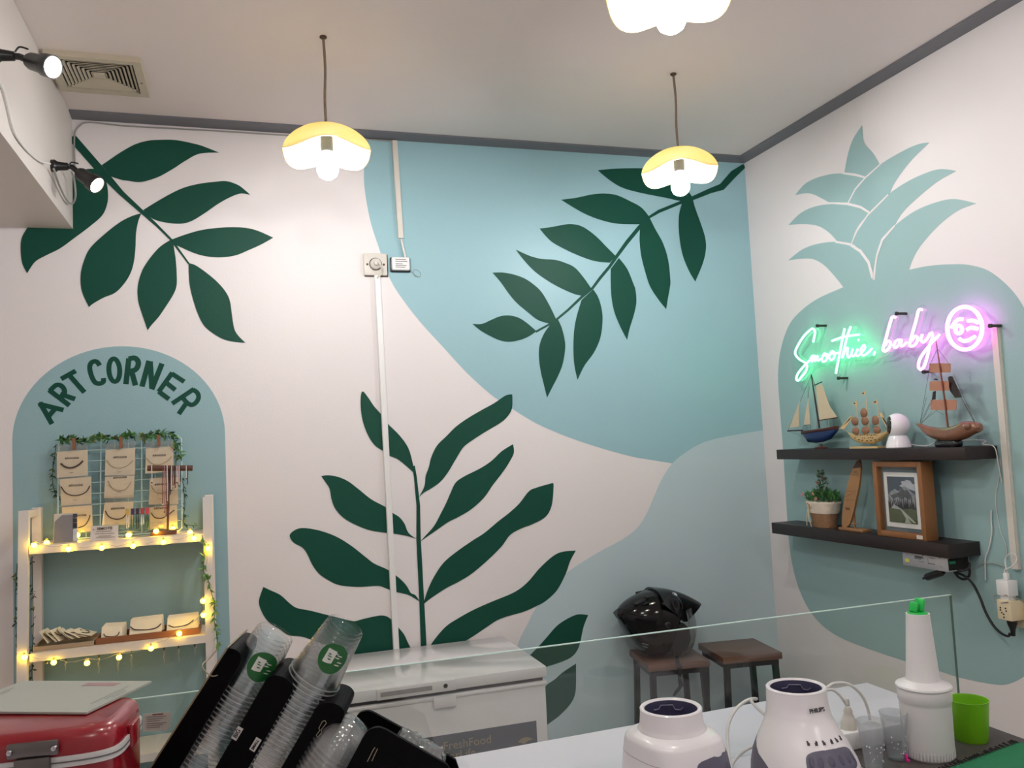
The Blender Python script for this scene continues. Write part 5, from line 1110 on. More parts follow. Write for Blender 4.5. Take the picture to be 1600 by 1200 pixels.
# padded cheek edges of the face opening
for sy in (-1, 1):
    box_pts = [(.02, .155), (.06, .165), (.085, .14), (.09, .09), (.07, .045), (.03, .02), (.0, .03), (.005, .09)]
    A = [Vector((x, sy*.118, z)) for x, z in box_pts]; B = [Vector((x-.01, sy*.06, z)) for x, z in box_pts]
    bm = bmesh.new(); bm_loft(bm, [A, B]); o = finish('cheek_pad', bm, hm_d, hl, sharp=60)
# beak-like peak
bm = bmesh.new(); rings = []
for i in range(13):
    s = i/12; x = -.035+.235*s; w_ = .143*(1-s)**.45+.003; zt_p = .318-.008*s-.086*s*s
    zb_p = .262-.100*min(1, s*2.2)+.078*max(0, s-.455)/.545; zb_p = min(zb_p, zt_p-.004)
    ring = [Vector((x, v*w_, zb_p+(zt_p-zb_p)*(1-abs(v)**2.6))) for v in [-1+2*j/16 for j in range(17)]]
    ring += [Vector((x, v*w_, zb_p-.001)) for v in [.8-1.6*j/8 for j in range(9)]]
    rings.append(ring)
bm_loft(bm, rings); finish('peak', bm, hm_b, hl, sharp=55)
bm = bmesh.new(); rings = []
for i in range(6):
    s = i/5; x = -.222+.13*s; w_ = .03+.07*s; z = .212+.058*s
    rings.append([Vector((x, -w_, z)), Vector((x+.01, -w_*.5, z+.016)), Vector((x+.012, 0, z+.022)), Vector((x+.01, w_*.5, z+.016)), Vector((x, w_, z)), Vector((x+.012, w_*.7, z-.024)), Vector((x+.012, -w_*.7, z-.024))])
bm_loft(bm, rings); finish('rear_spoiler', bm, hm_b, hl, sharp=50)
hm_m = M('helmet_matte_black', (14, 14, 16), .5)
for x0, y_, z, ry in ((-.06, -.055, .290, -.06), (-.06, .055, .290, -.06), (-.115, -.06, .270, -.25)):
    bm = bmesh.new(); bm_box(bm, (x0, y_, z), (.075, .024, .016), Matrix.Rotation(ry, 3, 'Y') @ Matrix.Rotation(.15, 3, 'Z'), .006); finish('air_vent', bm, hm_m, hl, sharp=50)
lathe('badge', [(.008, 0), (.011, .001), (.013, 0), (.013, -.001), (.008, -.001)], M('badge_silver', (220, 220, 222), .3, .3), hl, seg=24, c=(.052, -.052, .2885), R=Vector((.3, -.55, .8)).to_track_quat('Z', 'Y').to_matrix(), closed_profile=True)
prism('badge_mark', [Vector((.047, -.056, .2885)), Vector((.055, -.059, .2845)), Vector((.058, -.050, .2895)), Vector((.050, -.047, .293))], (.3, -.55, .8), .0008, MATS['badge_silver'], hl)
# clear visor
vis = clear('clear_visor', (.86, .88, .88), .04, 1.5, .04); V = []; F = []
nu, nv = 15, 9
for i in range(nu):
    a = -1.05+2.1*i/(nu-1)
    for j in range(nv):
        s = j/(nv-1); z = .225-.205*s; rr = .128+.026*math.sin(s*math.pi*.85)
        V.append((.004+rr*math.cos(a)*1.06-.02*s*s, .126*math.sin(a)/math.sin(1.05)*(1-.12*s*s), z))
for i in range(nu-1):
    for j in range(nv-1): F.append((i*nv+j, (i+1)*nv+j, (i+1)*nv+j+1, i*nv+j+1))
o = pydata('visor', V, F, vis, hl, smooth=True); md = o.modifiers.new('t', 'SOLIDIFY'); md.thickness = .002
lathe('visor_pivot', [(0, .008), (.012, .007), (.016, .003), (.017, 0)], MATS['helmet_matte_black'], hl, seg=20, c=(-.02, -.128, .165), R=Ry)
for zq, lq in ((.085, .03), (.072, .022)): bm = bmesh.new(); bm_box(bm, (-.125, -.1085, zq), (lq, .0012, .005), Matrix.Rotation(.35, 3, 'Y') @ Matrix.Rotation(-.28, 3, 'Z')); finish('side_stripe', bm, M('helmet_print', (84, 88, 92), .4), hl)
st = [on_y(1062, 1042, s2c.y-.165), on_y(1062, 1056, s2c.y-.168), on_y(1064, 1072, s2c.y-.168), on_y(1058, 1080, s2c.y-.168), on_y(1053, 1087, s2c.y-.168)]
bm = bmesh.new(); rings = []
for i, p in enumerate([Vector((HC.x+.03, HC.y-.06, .7035)), Vector((st[0].x, s2c.y-.15, .7035))]+st):
    w_ = (.007, .009, .011, .008, .009, .010, .006)[i]; rings.append([p+Vector((-w_, -.001, 0)), p+Vector((w_, -.001, 0)), p+Vector((w_, .001, .0006)), p+Vector((-w_, .001, .0006))])
bm_loft(bm, rings); finish('chin_strap', bm, M('strap_webbing', (18, 18, 19), .8, var=.3, scale=200), hl, True)
# ================================================================== COUNTER
ctop = M('white_laminate', (222, 218, 228), .28, var=.02, scale=5)
CX0, CX1, CY0, CY1 = -3.3, -.825, -2.62, -1.597
ct = thing('serving_counter', ((CX0+CX1)/2, (CY0+CY1)/2, 0), 'white topped serving counter in the foreground', 'counter')
prism('counter_top', [Vector((CX0, CY0, ZC)), Vector((CX1, CY0, ZC)), Vector((CX1, -1.584, ZC)), Vector((CX0, -1.584-.0394*(CX1-CX0), ZC))], (0, 0, 1), .035, ctop, ct, True)
box('cabinet', (CX0+.03, CY0+.05, .08), (CX1-.03, CY1-.11, ZC-.036), M('counter_body', (206, 202, 202), .5), ct, True)
box('plinth', (CX0+.05, CY0+.08, 0), (CX1-.05, CY1-.14, .0795), M('counter_plinth', (60, 58, 58), .6), ct, True)
# ------------------------------------------------------------------ glass screen
GY = -1.879
gpane = clear('screen_glass', (.955, .98, .97), .01, 1.5)
gs_ = thing('glass_screen', (-1.9, GY, ZC), 'clear glass screen standing along the counter', 'glass screen')
box('pane', (-3.05, GY-.003, ZC+.0005), (-.8225, GY+.003, 1.2285), gpane, gs_, True)
gedge = M('glass_edge', (196, 220, 212), .25, var=.04)
box('top_edge', (-3.05, GY-.003, 1.2287), (-.8225, GY+.003, 1.2302), gedge, gs_, True)
box('end_edge', (-.8222, GY-.003, ZC+.0005), (-.8214, GY+.003, 1.2302), M('glass_edge_dark', (72, 104, 92), .25), gs_, True)
nt_ = thing('paper_notice', on_y(245, 1128, GY-.004), 'small white printed notice stuck to the glass screen', 'notice')
prism('paper', [on_y(x, y, GY-.0045) for x, y in [(224,1116),(267,1112),(266,1136),(259,1142),(223,1143)]], NB, .0006, M('notice_paper', (206, 204, 196), .7), nt_, True)
for i in range(6): prism('printed_line', [on_y(x, y, GY-.0049) for x, y in [(229,1120+i*3.4),(260-(i % 3)*5,1118+i*3.4),(260-(i % 3)*5,1119+i*3.4),(229,1121+i*3.4)]], NB, .0002, M('notice_ink', (150, 130, 124), .7), nt_, True)
prism('heading', [on_y(x, y, GY-.0049) for x, y in [(238,1115.6),(255,1114.4),(255,1116.6),(238,1117.8)]], NB, .0002, M('notice_red', (150, 92, 84), .7), nt_, True)

# ================================================================== BLENDER BASES
bw = M('blender_white', (228, 224, 226), .28, var=.02, coat=.2)
bd = M('blender_slate', (84, 82, 98), .42, var=.05)
bi = M('blender_inner', (58, 56, 84), .4, var=.06)
pbl = M('blender_panel', (86, 84, 104), .4, var=.04)
def blender(name, loc, rz, label, SEC, inner_r, shell_split, ledge=False):
    t = thing(name, loc, label, 'blender', rz, 'white blender bases on the counter')
    zs = [s[0] for s in SEC]
    def at(phi, z, off=0.0):
        z = max(zs[-1], min(zs[0], z))
        for A, B in zip(SEC[:-1], SEC[1:]):
            if B[0] <= z <= A[0]:
                k = (z-A[0])/(B[0]-A[0]) if A[0] != B[0] else 0; k2 = k; S_ = [a+(b-a)*k2 for a, b in zip(A, B)]; break
        _, hw, fr, bk, n_ = S_; s, c = math.sin(phi), math.cos(phi)
        x = hw*math.copysign(abs(s)**(2/n_), s); y = -(fr if c > 0 else bk)*math.copysign(abs(c)**(2/n_), c)
        d_ = Vector((x, y, 0)); L = d_.length
        return Vector((x, y, z))+d_/L*off
    # dense rings, smooth in z
    zz_ = []
    for A, B in zip(SEC[:-1], SEC[1:]): zz_ += [A[0]+(B[0]-A[0])*i/3 for i in range(3)]
    zz_.append(SEC[-1][0])
    bmf, bmr = bmesh.new(), bmesh.new(); full = shell_split(0) > math.pi
    def grid(b_, lo, hi, n):
        V = [[b_.verts.new(at(lo(z)+(hi(z)-lo(z))*k/n, z)) for k in range(n+1)] for z in zz_]
        for i in range(len(zz_)-1):
            for k in range(n): b_.faces.new((V[i][k], V[i][k+1], V[i+1][k+1], V[i+1][k]))
    sp = lambda z: math.pi if full else min(math.pi*.999, shell_split(z))
    grid(bmf, lambda z: -sp(z), lambda z: sp(z), 64); bmesh.ops.remove_doubles(bmf, verts=bmf.verts, dist=1e-5)
    finish('front_shell', bmf, bw, t, sharp=35)
    if not full:
        grid(bmr, lambda z: sp(z), lambda z: 2*math.pi-sp(z), 40); finish('rear_shell', bmr, bd, t, sharp=35)
    zt = SEC[0][0]; r0 = SEC[0][1]
    lathe('top_ring', [(r0, zt-.002), (r0+.0005, zt+.001), (r0-.0015, zt+.003), (r0-.005, zt+.003), (inner_r, zt), (inner_r, zt-.003)], bw, t, seg=48)
    lathe('coupling_well', [(inner_r, zt), (inner_r-.001, zt-.004), (inner_r-.003, zt-.036), (inner_r-.008, zt-.038), (.014, zt-.038), (.013, zt-.022), (0, zt-.021)], bi, t, seg=40)
    for a in (.4, 2.5, 4.6):
        pts = [(math.cos(a+q)*(inner_r-.003), math.sin(a+q)*(inner_r-.003), zt-.008-h_) for q, h_ in ((0, .003), (.12, .008), (.35, .008), (.45, .0), (.95, .0), (1.05, .006), (1.3, .006))]
        tube('bayonet_track', pts, .0012, M('track_edge', (120, 118, 140), .4), t, seg=5)
    return t, at
def patch(name, at, phi0, phi1, z0, z1, off, mat, par, p=4.0, rows=5, cols=28, slant=0.0):
    """rounded-rectangle skin on the blender surface"""
    bm = bmesh.new(); cp, cz = (phi0+phi1)/2, (z0+z1)/2; hp, hz = (phi1-phi0)/2, (z1-z0)/2; pv = None
    cen = bm.verts.new(at(cp, cz, off)); 
    for i in range(1, rows+1):
        s = i/rows; ring = []
        for k in range(cols):
            a = 2*math.pi*k/cols; c, s_ = math.cos(a), math.sin(a)
            u_ = math.copysign(abs(c)**(2/p), c)*s; v_ = math.copysign(abs(s_)**(2/p), s_)*s
            ring.append(bm.verts.new(at(cp+hp*u_, cz+hz*v_+slant*u_, off if i < rows else off*.2)))
        for k in range(cols):
            if pv is None: bm.faces.new((cen, ring[k], ring[(k+1) % cols]))
            else: bm.faces.new((pv[k], pv[(k+1) % cols], ring[(k+1) % cols], ring[k]))
        pv = ring
    return finish(name, bm, mat, par, smooth=True)
def tangent(at, phi, z, off):
    p = at(phi, z, off); x = (at(phi+.05, z, off)-at(phi-.05, z, off)).normalized(); y = (at(phi, z+.006, off)-at(phi, z-.006, off)).normalized(); return p, x, y
RZ = 1.125
b2c = on_z(1243.5, 1074, RZ); b1c = on_z(1048, 1107, RZ)
S2 = [(.165,.0585,.0585,.0585,2),(.155,.0590,.0590,.0590,2),(.135,.0600,.0625,.0595,2),(.115,.0630,.0720,.0620,2.05),(.095,.0710,.0880,.0660,2.15),(.075,.0810,.1060,.0720,2.3),(.05,.0900,.1230,.0790,2.5),(.025,.0950,.1340,.0830,2.6),(0,.0970,.1380,.0850,2.6)]
S2 = [(a, b*.95, c*.95, d*.95, e) for a, b, c, d, e in S2]
B2, at2 = blender('blender', (b2c.x, b2c.y, ZC+.0005), -.10, 'white round-necked blender base with slate button panel, right of the two', S2, .0478, lambda z: .98+2.12*min(1, max(0, z)/.122)**1.4)
ic = M('button_icon_ink', (48, 46, 58), .5)
bpa = patch('button_panel', at2, -.52, .66, .044, .080, .0022, pbl, B2, 3.2)
patch('button_panel_lip', at2, -.16, .36, .028, .050, .0020, pbl, B2, 3.2)
for i in range(6):
    ph = -.40+i*.188
    patch('button', at2, ph-.062, ph+.062, .054, .073, .0036, M('button_slate', (74, 72, 92), .35), bpa, 2.0, 3, 16)
    p, x, y = tangent(at2, ph, .0895, .0012)
    bm = bmesh.new(); bm_box(bm, p-y*.001, (.005, .005, .0006), Matrix((x, y, x.cross(y))).transposed()); bm_box(bm, p+y*.003+x*(.0012 if i % 2 else -.001), (.003, .004, .0006), Matrix((x, y, x.cross(y))).transposed() @ Matrix.Rotation(.6, 3, 'Z'))
    tag(finish('button_icon', bm, ic, B2), kind='stuff')
p, x, y = tangent(at2, .10, .138, .0016)
lettering('brand_name', 'PHILIPS', .0105, p, x, y, M('brand_ink', (44, 42, 48), .5), B2, depth=.0004, bold=.0002)
p, x, y = tangent(at2, .60, .036, .0016)
lettering('printed_caption', 'Quick\nclean', .0085, p, x, y, M('caption_ink', (110, 104, 112), .5), B2, depth=.0002)
S1 = [(.165,.0600,.0600,.0600,2),(.155,.0605,.0605,.0605,2),(.138,.0625,.0625,.0625,2),(.130,.0660,.0660,.0660,2.1),(.124,.0780,.0800,.0780,2.6),(.118,.0830,.0860,.0830,2.9),(.108,.0850,.0890,.0850,3.0),(.07,.0900,.0980,.0890,3.0),(.03,.0960,.1080,.0940,3.0),(0,.0990,.1120,.0970,3.0)]
S1 = [(a, b*.93, c*.93, d*.93, e) for a, b, c, d, e in S1]
B1, at1 = blender('blender', (b1c.x, b1c.y, ZC+.0005), .16, 'white square-shouldered blender base with slate dial panel, left of the two', S1, .0478, lambda z: 9)
dpa = patch('dial_panel', at1, -.10, 1.12, .035, .100, .0022, pbl, B1, 6)
patch('dial', at1, .36, .68, .070, .086, .0045, M('dial_slate', (74, 72, 92), .35), dpa, 2.6, 3, 20)
for z in (.092,):
    tube('seam_line', [at1(-2.4+i*.1, z, .0002) for i in range(22)], .0006, M('seam_grey', (170, 166, 166), .5), B1, seg=5)

# ================================================================== THINGS AT THE RIGHT OF THE COUNTER
mat_m = M('charcoal_bar_mat', (70, 64, 62), .55, var=.12, scale=60, bump=.3)
tag(box('bar_mat', (-1.215, -2.5, ZC+.0004), (-.828, GY-.012, ZC+.0035), mat_m, bev=.001), 'dark charcoal bar mat covering the right end of the counter', 'mat')
ZM = ZC+.0036
# pouring bottle
bo = on_z(1452, 1183, ZC); bpl = M('frosted_white_plastic', (220, 218, 218), .38, var=.03, scale=30)
bt_ = thing('pouring_bottle', (bo.x, bo.y, ZM), 'tall white pouring bottle with a bright green spout cap', 'bottle')
zf_ = zline(bo.x, bo.y, 1072)-ZM; zt_ = zline(bo.x, bo.y, 958)-ZM
lathe('container', [(0, 0), (.0445, 0), (.0468, .003), (.0475, .022), (.0478, zf_-.032), (.0485, zf_-.026), (.050, zf_-.024), (.0505, zf_-.004), (.0495, zf_-.001), (0, zf_-.001)], bpl, bt_, seg=48)
lathe('neck', [(.0515, zf_-.0005), (.0525, zf_+.002), (.051, zf_+.005), (.040, zf_+.009), (.0325, zf_+.014), (.0305, zf_+.022), (.0222, zt_-.004), (.0224, zt_), (.0195, zt_), (.0185, zt_-.006), (0, zt_-.006)], bpl, bt_, seg=40)
for k in range(48):
    a = 2*math.pi*k/48; bm = bmesh.new(); bm_box(bm, (.0472*math.cos(a), .0472*math.sin(a), .011), (.0018, .0028, .014), Matrix.Rotation(a, 3, 'Z')); finish('grip_rib', bm, bpl, bt_)
cap = M('bright_green_cap', (20, 176, 74), .4, var=.08)
lathe('cap_base', [(.0185, zt_-.0055), (.0195, zt_+.0005), (.017, zt_+.003), (.006, zt_+.004), (0, zt_+.004)], cap, bt_, seg=24)
for dx, hh, rr in ((-.008, .020, .011), (.006, .026, .0125)):
    bm = bmesh.new(); bm_box(bm, (dx, 0, zt_+.003+hh/2), (.009, rr*1.6, hh), Matrix.Rotation(.3, 3, 'Y') @ Matrix.Rotation(.4, 3, 'Z'), .003); finish('spout_fin', bm, cap, bt_, sharp=50)
# green cup
gc = on_z(1518, 1158, ZC); zt_ = zline(gc.x, gc.y, 1092)-ZM
lime = M('lime_plastic', (118, 186, 26), .38, var=.03); 
gcu = thing('green_tumbler', (gc.x, gc.y, ZM), 'plain lime green plastic tumbler at the right end of the counter', 'tumbler')
lathe('body', [(0, 0), (.031, 0), (.0325, .003), (.0385, zt_-.004), (.0395, zt_), (.0375, zt_), (.036, zt_-.006), (.030, .006), (0, .006)], lime, gcu, seg=48)
# frosted tumblers
fro = clear('frosted_plastic', (.90, .91, .92), .25, 1.45, .16, (.86, .87, .9))
tb = None
for i, (px_, pyb, pyt, rt, rb2, lab) in enumerate(((1366, 1203, 1125, .0255, .0165, 'frosted clear plastic tumbler beside the blender, in front of its twin'), (1401, 1188, 1112, .0255, .0165, 'frosted clear plastic tumbler beside the white bottle'))):
    c = on_z(px_, pyb, ZC); h = zline(c.x, c.y, pyt)-ZM
    t = thing('plastic_tumbler', (c.x, c.y, ZM), lab, 'tumbler', 0, 'frosted tumblers')
    lathe('body', [(0, .002), (rb2-.001, .001), (rb2, .003), (rt, h-.003), (rt+.0014, h-.001), (rt+.0006, h), (rt-.001, h-.001), (rb2-.0016, .005), (0, .004)], fro, t, seg=40)
    dr = M('water_drop', (220, 224, 230), .08, spec=.8)
    for k in range(16):
        a = rnd.uniform(3.4, 5.8); z = rnd.uniform(.012, h*.55); r_ = rb2+(rt-rb2)*z/h+.0004
        bm = bmesh.new(); bmesh.ops.create_uvsphere(bm, u_segments=8, v_segments=6, radius=rnd.uniform(.0008, .0017)); bmesh.ops.translate(bm, vec=(r_*math.cos(a), r_*math.sin(a), z), verts=bm.verts); finish('droplet', bm, dr, t, smooth=True)
pk = on_z(1417, 1192, ZC); t = thing('pink_clip', (pk.x, pk.y, ZM), 'tiny bright pink plastic clip between tumbler and bottle', 'clip')
box('body', (-.003, -.002, .0), (.003, .002, .013), M('hot_pink', (232, 60, 160), .4), t, bev=.001); box('jaw', (-.003, -.006, .0), (.003, -.0021, .004), MATS['hot_pink'], t)
# power strip with plug
s0 = on_z(1322, 1172, ZC); 
ps_ = thing('power_strip', (s0.x+.10, -1.933, ZM), 'white power strip lying along the glass screen with a plug in it', 'power strip')
SX0, SX1 = s0.x-.02, -.90
box('casing', (SX0, -1.956, ZM), (SX1, -1.909, ZM+.036), white_pl, ps_, True, bev=.004)
for k in range(5):
    x = SX0+.035+k*(SX1-SX0-.07)/4; lathe('socket_well', [(0, ZM+.0364), (.0165, ZM+.0364), (.0175, ZM+.0358)], M('socket_grey', (188, 184, 180), .5), ps_, True, seg=20, c=(x, -1.9325, 0))
q0 = on_z(1333, 1146, ZM+.055)
pl_ = thing('mains_plug', (SX0+.036, -1.9325, ZM+.0365), 'grey white mains plug standing in the power strip', 'plug')
lathe('plug_body', [(0, 0), (.016, 0), (.0165, .012), (.012, .022), (.0085, .030), (.0095, .034), (.0055, .044), (0, .045)], grey_white_pl, pl_, seg=20)
zp_ = ZM+.0365+.044
def Lc(px_, py_, Y): return on_y(px_, py_, Y)
wall_cable('white_cable', 'white blender cord arching from the right blender to the mains plug', [b2c+Vector((.05, .06, -.05)), Lc(1293, 1078, -1.92), Lc(1310, 1084, -1.92), Lc(1325, 1104, -1.925), Vector((SX0+.037, -1.932, zp_+.015)), Vector((SX0+.036, -1.9325, zp_+.0035))], .0032, white_cab)
wall_cable('white_cable', 'white blender cord arching high behind the frosted tumblers', [b2c+Vector((.045, .07, -.07)), Lc(1292, 1074, -1.905), Lc(1308, 1067, -1.905), Lc(1328, 1070, -1.905), Lc(1346, 1086, -1.905), Lc(1356, 1108, -1.905), Lc(1360, 1130, -1.902)], .0032, white_cab)
wall_cable('white_cable', 'white cord looping between the two blender bases', [b2c+Vector((-.01, .05, -.09)), b2c+Vector((-.045, .085, -.045)), Lc(1182, 1092, -1.91), Lc(1168, 1094, -1.91), Lc(1150, 1108, -1.915), Lc(1138, 1132, -1.92), Lc(1137, 1165, -1.935), Lc(1142, 1200, -1.96), Vector((Lc(1146, 1215, -1.99).x, -2.0, ZC+.006))], .0033, white_cab)
wall_cable('white_cable', 'white cord lying on the counter beside the left blender', [on_z(1185, 1163, ZC+.05), on_z(1165, 1172, ZC+.04), on_z(1150, 1186, ZC+.02), on_z(1140, 1202, ZC+.006), on_z(1128, 1225, ZC+.0055)], .0033, white_cab)
# green cloth with dark fringe
gcl = M('green_felt', (18, 112, 74), .85, var=.12, scale=90, bump=.4)
a, b = on_z(1492, 1199, ZM), on_z(1592, 1162, ZM); b.x = min(b.x, -.84)
dirx = (b-a).normalized(); per = Vector((dirx.y, -dirx.x, 0)); 
if per.y > 0: per = -per
a2 = a-dirx*.10
clo = thing('green_cloth', (a+b)/2, 'green felt cloth with a dark fringe at the lower right corner', 'cloth')
bm = bmesh.new(); bm_loft(bm, [[a2+per*.0, a2+per*.30, a2+per*.30+Vector((0, 0, .004)), a2+Vector((0, 0, .004))], [b+per*.0, b+per*.30, b+per*.30+Vector((0, 0, .004)), b+Vector((0, 0, .004))]]); finish('felt', bm, gcl, clo, True)
frm_ = M('dark_fringe', (26, 24, 24), .9); n = 44; ln = (b-a2).length
bm = bmesh.new()
for k in range(n):
    p = a2+(b-a2)*((k+.5)/n); bm_tube(bm, [p+per*.004+Vector((0, 0, .0035)), p-per*rnd.uniform(.006, .013)+dirx*rnd.uniform(-.004, .004)+Vector((0, 0, rnd.uniform(.002, .007)))], .0016, 5)
tag(finish('fringe', bm, frm_, clo, True), kind='stuff')
# ================================================================== CUP RACK
blk = M('black_acrylic', (3, 3, 4), .5, var=.1, spec=.08)
TF = 1.33                                             # distance of the rack's front plane
fw_ = lambda x, y, t=TF: at_depth(x, y, t)
Tdir = (fw_(545, 974)-fw_(492, 1062)).normalized(); back = _f.copy()
rk_base = fw_(380, 1300)
cr = thing('cup_rack', (rk_base.x, rk_base.y, ZC), 'black tilted cup dispenser rack with rounded dividers in the foreground', 'cup rack')
def slab(name, pts, t, depth, mat, n=3, world_par=None):
    q = spline2(pts, n); F_ = [fw_(x, y, t) for x, y in q]
    return prism(name, F_, -back, depth, mat, world_par or cr, True)
def drop(x0, y0, x1, y1, yb): return (x0+(x1-x0)*(yb-y0)/(y1-y0), yb)
D1 = [(358,1013,1),(368,1015),(376,1023),(374,1038,1),(262,1232,1),(262,1330,1),(216,1330,1),(213,1238,1)]
D2 = [(412,1068,1),(418,1059),(430,1055),(446,1060),(457,1072),(456,1082,1),(370,1231,1),(370,1330,1),(322,1330,1),(322,1225,1)]
D3 = [(488,1116,1),(496,1103),(512,1098),(529,1102),(538,1113),(534,1128,1),(472,1235,1),(472,1335,1),(424,1335,1),(424,1226,1)]
for D in (D1, D2, D3): slab('divider', D, TF, .085, blk)
D5 = [(480,1315,1),(566,1154,1),(576,1141),(591,1136.5),(604,1141,1),(698,1195,1),(760,1290,1),(760,1325,1)]
D6 = [(470,1315,1),(553,1126,1),(562,1114),(576,1111),(588,1116,1),(630,1139,1),(712,1188,1),(750,1300,1)]
slab('lid_bin_side', D5, 1.285, .006, blk); slab('lid_bin_side', D6, 1.40, .006, blk)
beige = M('beige_outer_sheet', (136, 122, 98), .4, var=.12, scale=10)
# outer side sheet along the left edge of the first divider
A0, A1 = fw_(357, 1012.5), fw_(215, 1234); sd = [A0, A1, A1+back*.10+Vector((0, 0, .0)), A0+back*.10]
nv_ = (A1-A0).cross(back).normalized(); nv_ = nv_ if nv_.dot(_r) < 0 else -nv_
prism('outer_side', [p+nv_*.003 for p in sd], nv_, .0025, beige, cr, True)
for (x0, y0), (x1, y1) in (((345, 1018), (330, 1046)),):
    pts = [fw_(x0, y0, TF+.04)+nv_*.007, fw_(x0-8, y0+14, TF+.03)+nv_*.010, fw_(x1-6, y1, TF+.01)+nv_*.010, fw_(x1+3, y1+12, TF-.002)+nv_*.004, fw_(x1+10, y1+9, TF-.004)]
    tube('wire_clip', pts, .0011, M('clip_wire', (150, 138, 116), .4, .5), cr, True, seg=6, smoothn=5)
# grip outlines
for pts, t in (([(508,1126),(504,1127),(498,1138),(500,1141),(494,1149),(496,1152),(502,1146),(502,1140),(510,1130)], TF-.0006), ([(586,1168),(583,1172),(580,1178),(577,1184),(574,1190)], 1.2845), ([(590,1170),(586,1178),(581,1189)], 1.2845)):
    tube('grip_outline', [fw_(x, y, t) for x, y in pts], .0006, M('grip_edge', (150, 140, 118), .5), cr, True, seg=5, closed=len(pts) > 6)
ctr = fw_(430, 1300); bx = Vector((_r0.x, _r0.y, 0)); by = Vector((math.sin(YAW), math.cos(YAW), 0))
pr = []
base_pts = [fw_(214, 1330), fw_(760, 1330)]
c0, c1 = Vector((base_pts[0].x, base_pts[0].y, 0)), Vector((base_pts[1].x, base_pts[1].y, 0))
zmin = fw_(262, 1330).z
q = [c0-by*.01, c1-by*.05, c1+by*.15, c0+by*.15]
prism('rack_base', [p+Vector((0, 0, zmin+.012)) for p in q], (0, 0, 1), zmin+.012-ZC-.0005, blk, cr, True)
# printed stickers
for body, (x, y), sz in (('BIG', (370.5, 1146), .0095), ('SMALL', (399, 1163.5), .0062)):
    p = fw_(x, y, TF-.0012); sx_ = (_r-Tdir*_r.dot(Tdir)).normalized(); n_ = -back
    w_, l_ = .0048, .0112
    stk = prism('size_sticker', [p+sx_*a*w_+Tdir*b*l_ for a, b in ((-1, -1), (1, -1), (1, 1), (-1, 1))], n_, .0004, M('sticker_white', (200, 198, 192), .6), cr, True)
    lettering('size_text', body, sz, p-back*.0006, Tdir, -sx_, M('sticker_black', (24, 24, 24), .6), stk, True, .0002, bold=.0002)
# ------------------------------------------------------------------ cups
pet = clear('clear_pet', (.972, .975, .975), .06, 1.5)
rim_m = clear('clear_pet_rim', (.8, .82, .82), .1, 1.5, .34, (.92, .92, .92), 1.5)
def cup_mesh():
    bm = bmesh.new()
    bm_lathe(bm, [(.0428, .0), (.0448, .0004), (.0456, .0018), (.0448, .0032), (.0428, .0034), (.0415, .012), (.0330, .088), (.0318, .0955), (.0295, .0985), (.0285, .0975), (.026, .0945), (0, .0945)], 36)
    for f in bm.faces:
        if f.calc_center_median().z < .0031: f.material_index = 1
    bmesh.ops.recalc_face_normals(bm, faces=bm.faces); me = bpy.data.meshes.new('cup'); bm.to_mesh(me); bm.free()
    for p in me.polygons: p.use_smooth = True
    me.set_sharp_from_angle(angle=math.radians(40)); me.materials.append(pet); me.materials.append(rim_m); return me
CUPM = cup_mesh(); Rt = Tdir.to_track_quat('Z', 'Y')
logo_g = M('logo_green', (22, 92, 40), .45, var=.06); logo_w = M('logo_white', (206, 208, 200), .5)
def cone_patch(name, par, z0, rad, mat, off, a0, scale=(1, 1), shape=None):
    """flat sticker wrapped on the cup cone; local coordinates"""
    rr = lambda z: .0415-(.0415-.033)*(z-.012)/.076
    pts = shape or [(math.cos(t*math.pi/16), math.sin(t*math.pi/16)) for t in range(32)]
    bm = bmesh.new(); rings = []
    for s in (0, .35, .7, 1):
        ring = []
        for u_, v_ in pts:
            z = z0+v_*rad*s*scale[1]; r_ = rr(z)+off; a = a0+u_*rad*s*scale[0]/r_
            ring.append(bm.verts.new((r_*math.cos(a), r_*math.sin(a), z)))
            if s == 0: break
        rings.append(ring)
    for A, B in zip(rings[:-1], rings[1:]):
        for k in range(len(B)):
            k2 = (k+1) % len(B)
            bm.faces.new((A[0], B[k], B[k2]) if len(A) == 1 else (A[k], A[k2], B[k2], B[k]))
    return finish(name, bm, mat, par, smooth=True)
def stack(px_, py_, t, n, sp, lab_top, lab, grp):
    top = fw_(px_, py_, t)-Tdir*.098
    Rm = Rt.to_matrix(); loc = lambda v: Rm.inverted() @ v
    vdir = loc(CAM-top); a0 = math.atan2(vdir.y, vdir.x)
    for i in range(n):
        o = bpy.data.objects.new('plastic_cup', CUPM); COL.objects.link(o)
        o.location = top-Tdir*sp*i; o.rotation_mode = 'QUATERNION'; o.rotation_quaternion = Rt
        tag(o, lab_top if i == 0 else lab, 'cup', grp)
        if i == 0:
            cone_patch('logo_disc', o, .052, .0245, logo_g, .0007, a0+.28)
            cone_patch('logo_cup_shape', o, .054, .0095, logo_w, .0011, a0+.10, (1.0, 1.2), [(-.8,-1),(-.2,-1),(.4,-.9),(.8,-.8),(.8,.2),(.8,1),(0,1),(-.8,1)])
            for k, (u_, v_) in enumerate(((.50, .06), (.42, .056), (.62, .05), (.55, .045), (.30, .062))): cone_patch('logo_stroke', o, v_, .0042, logo_w, .0012, a0+u_, (1.1, .22))
            cone_patch('logo_stroke', o, .0545, .005, logo_g, .0016, a0+.10, (.8, .16)); cone_patch('logo_stroke', o, .058, .005, logo_g, .0016, a0+.06, (.5, .22)); cone_patch('logo_stroke', o, .050, .005, logo_g, .0016, a0+.13, (.6, .2))
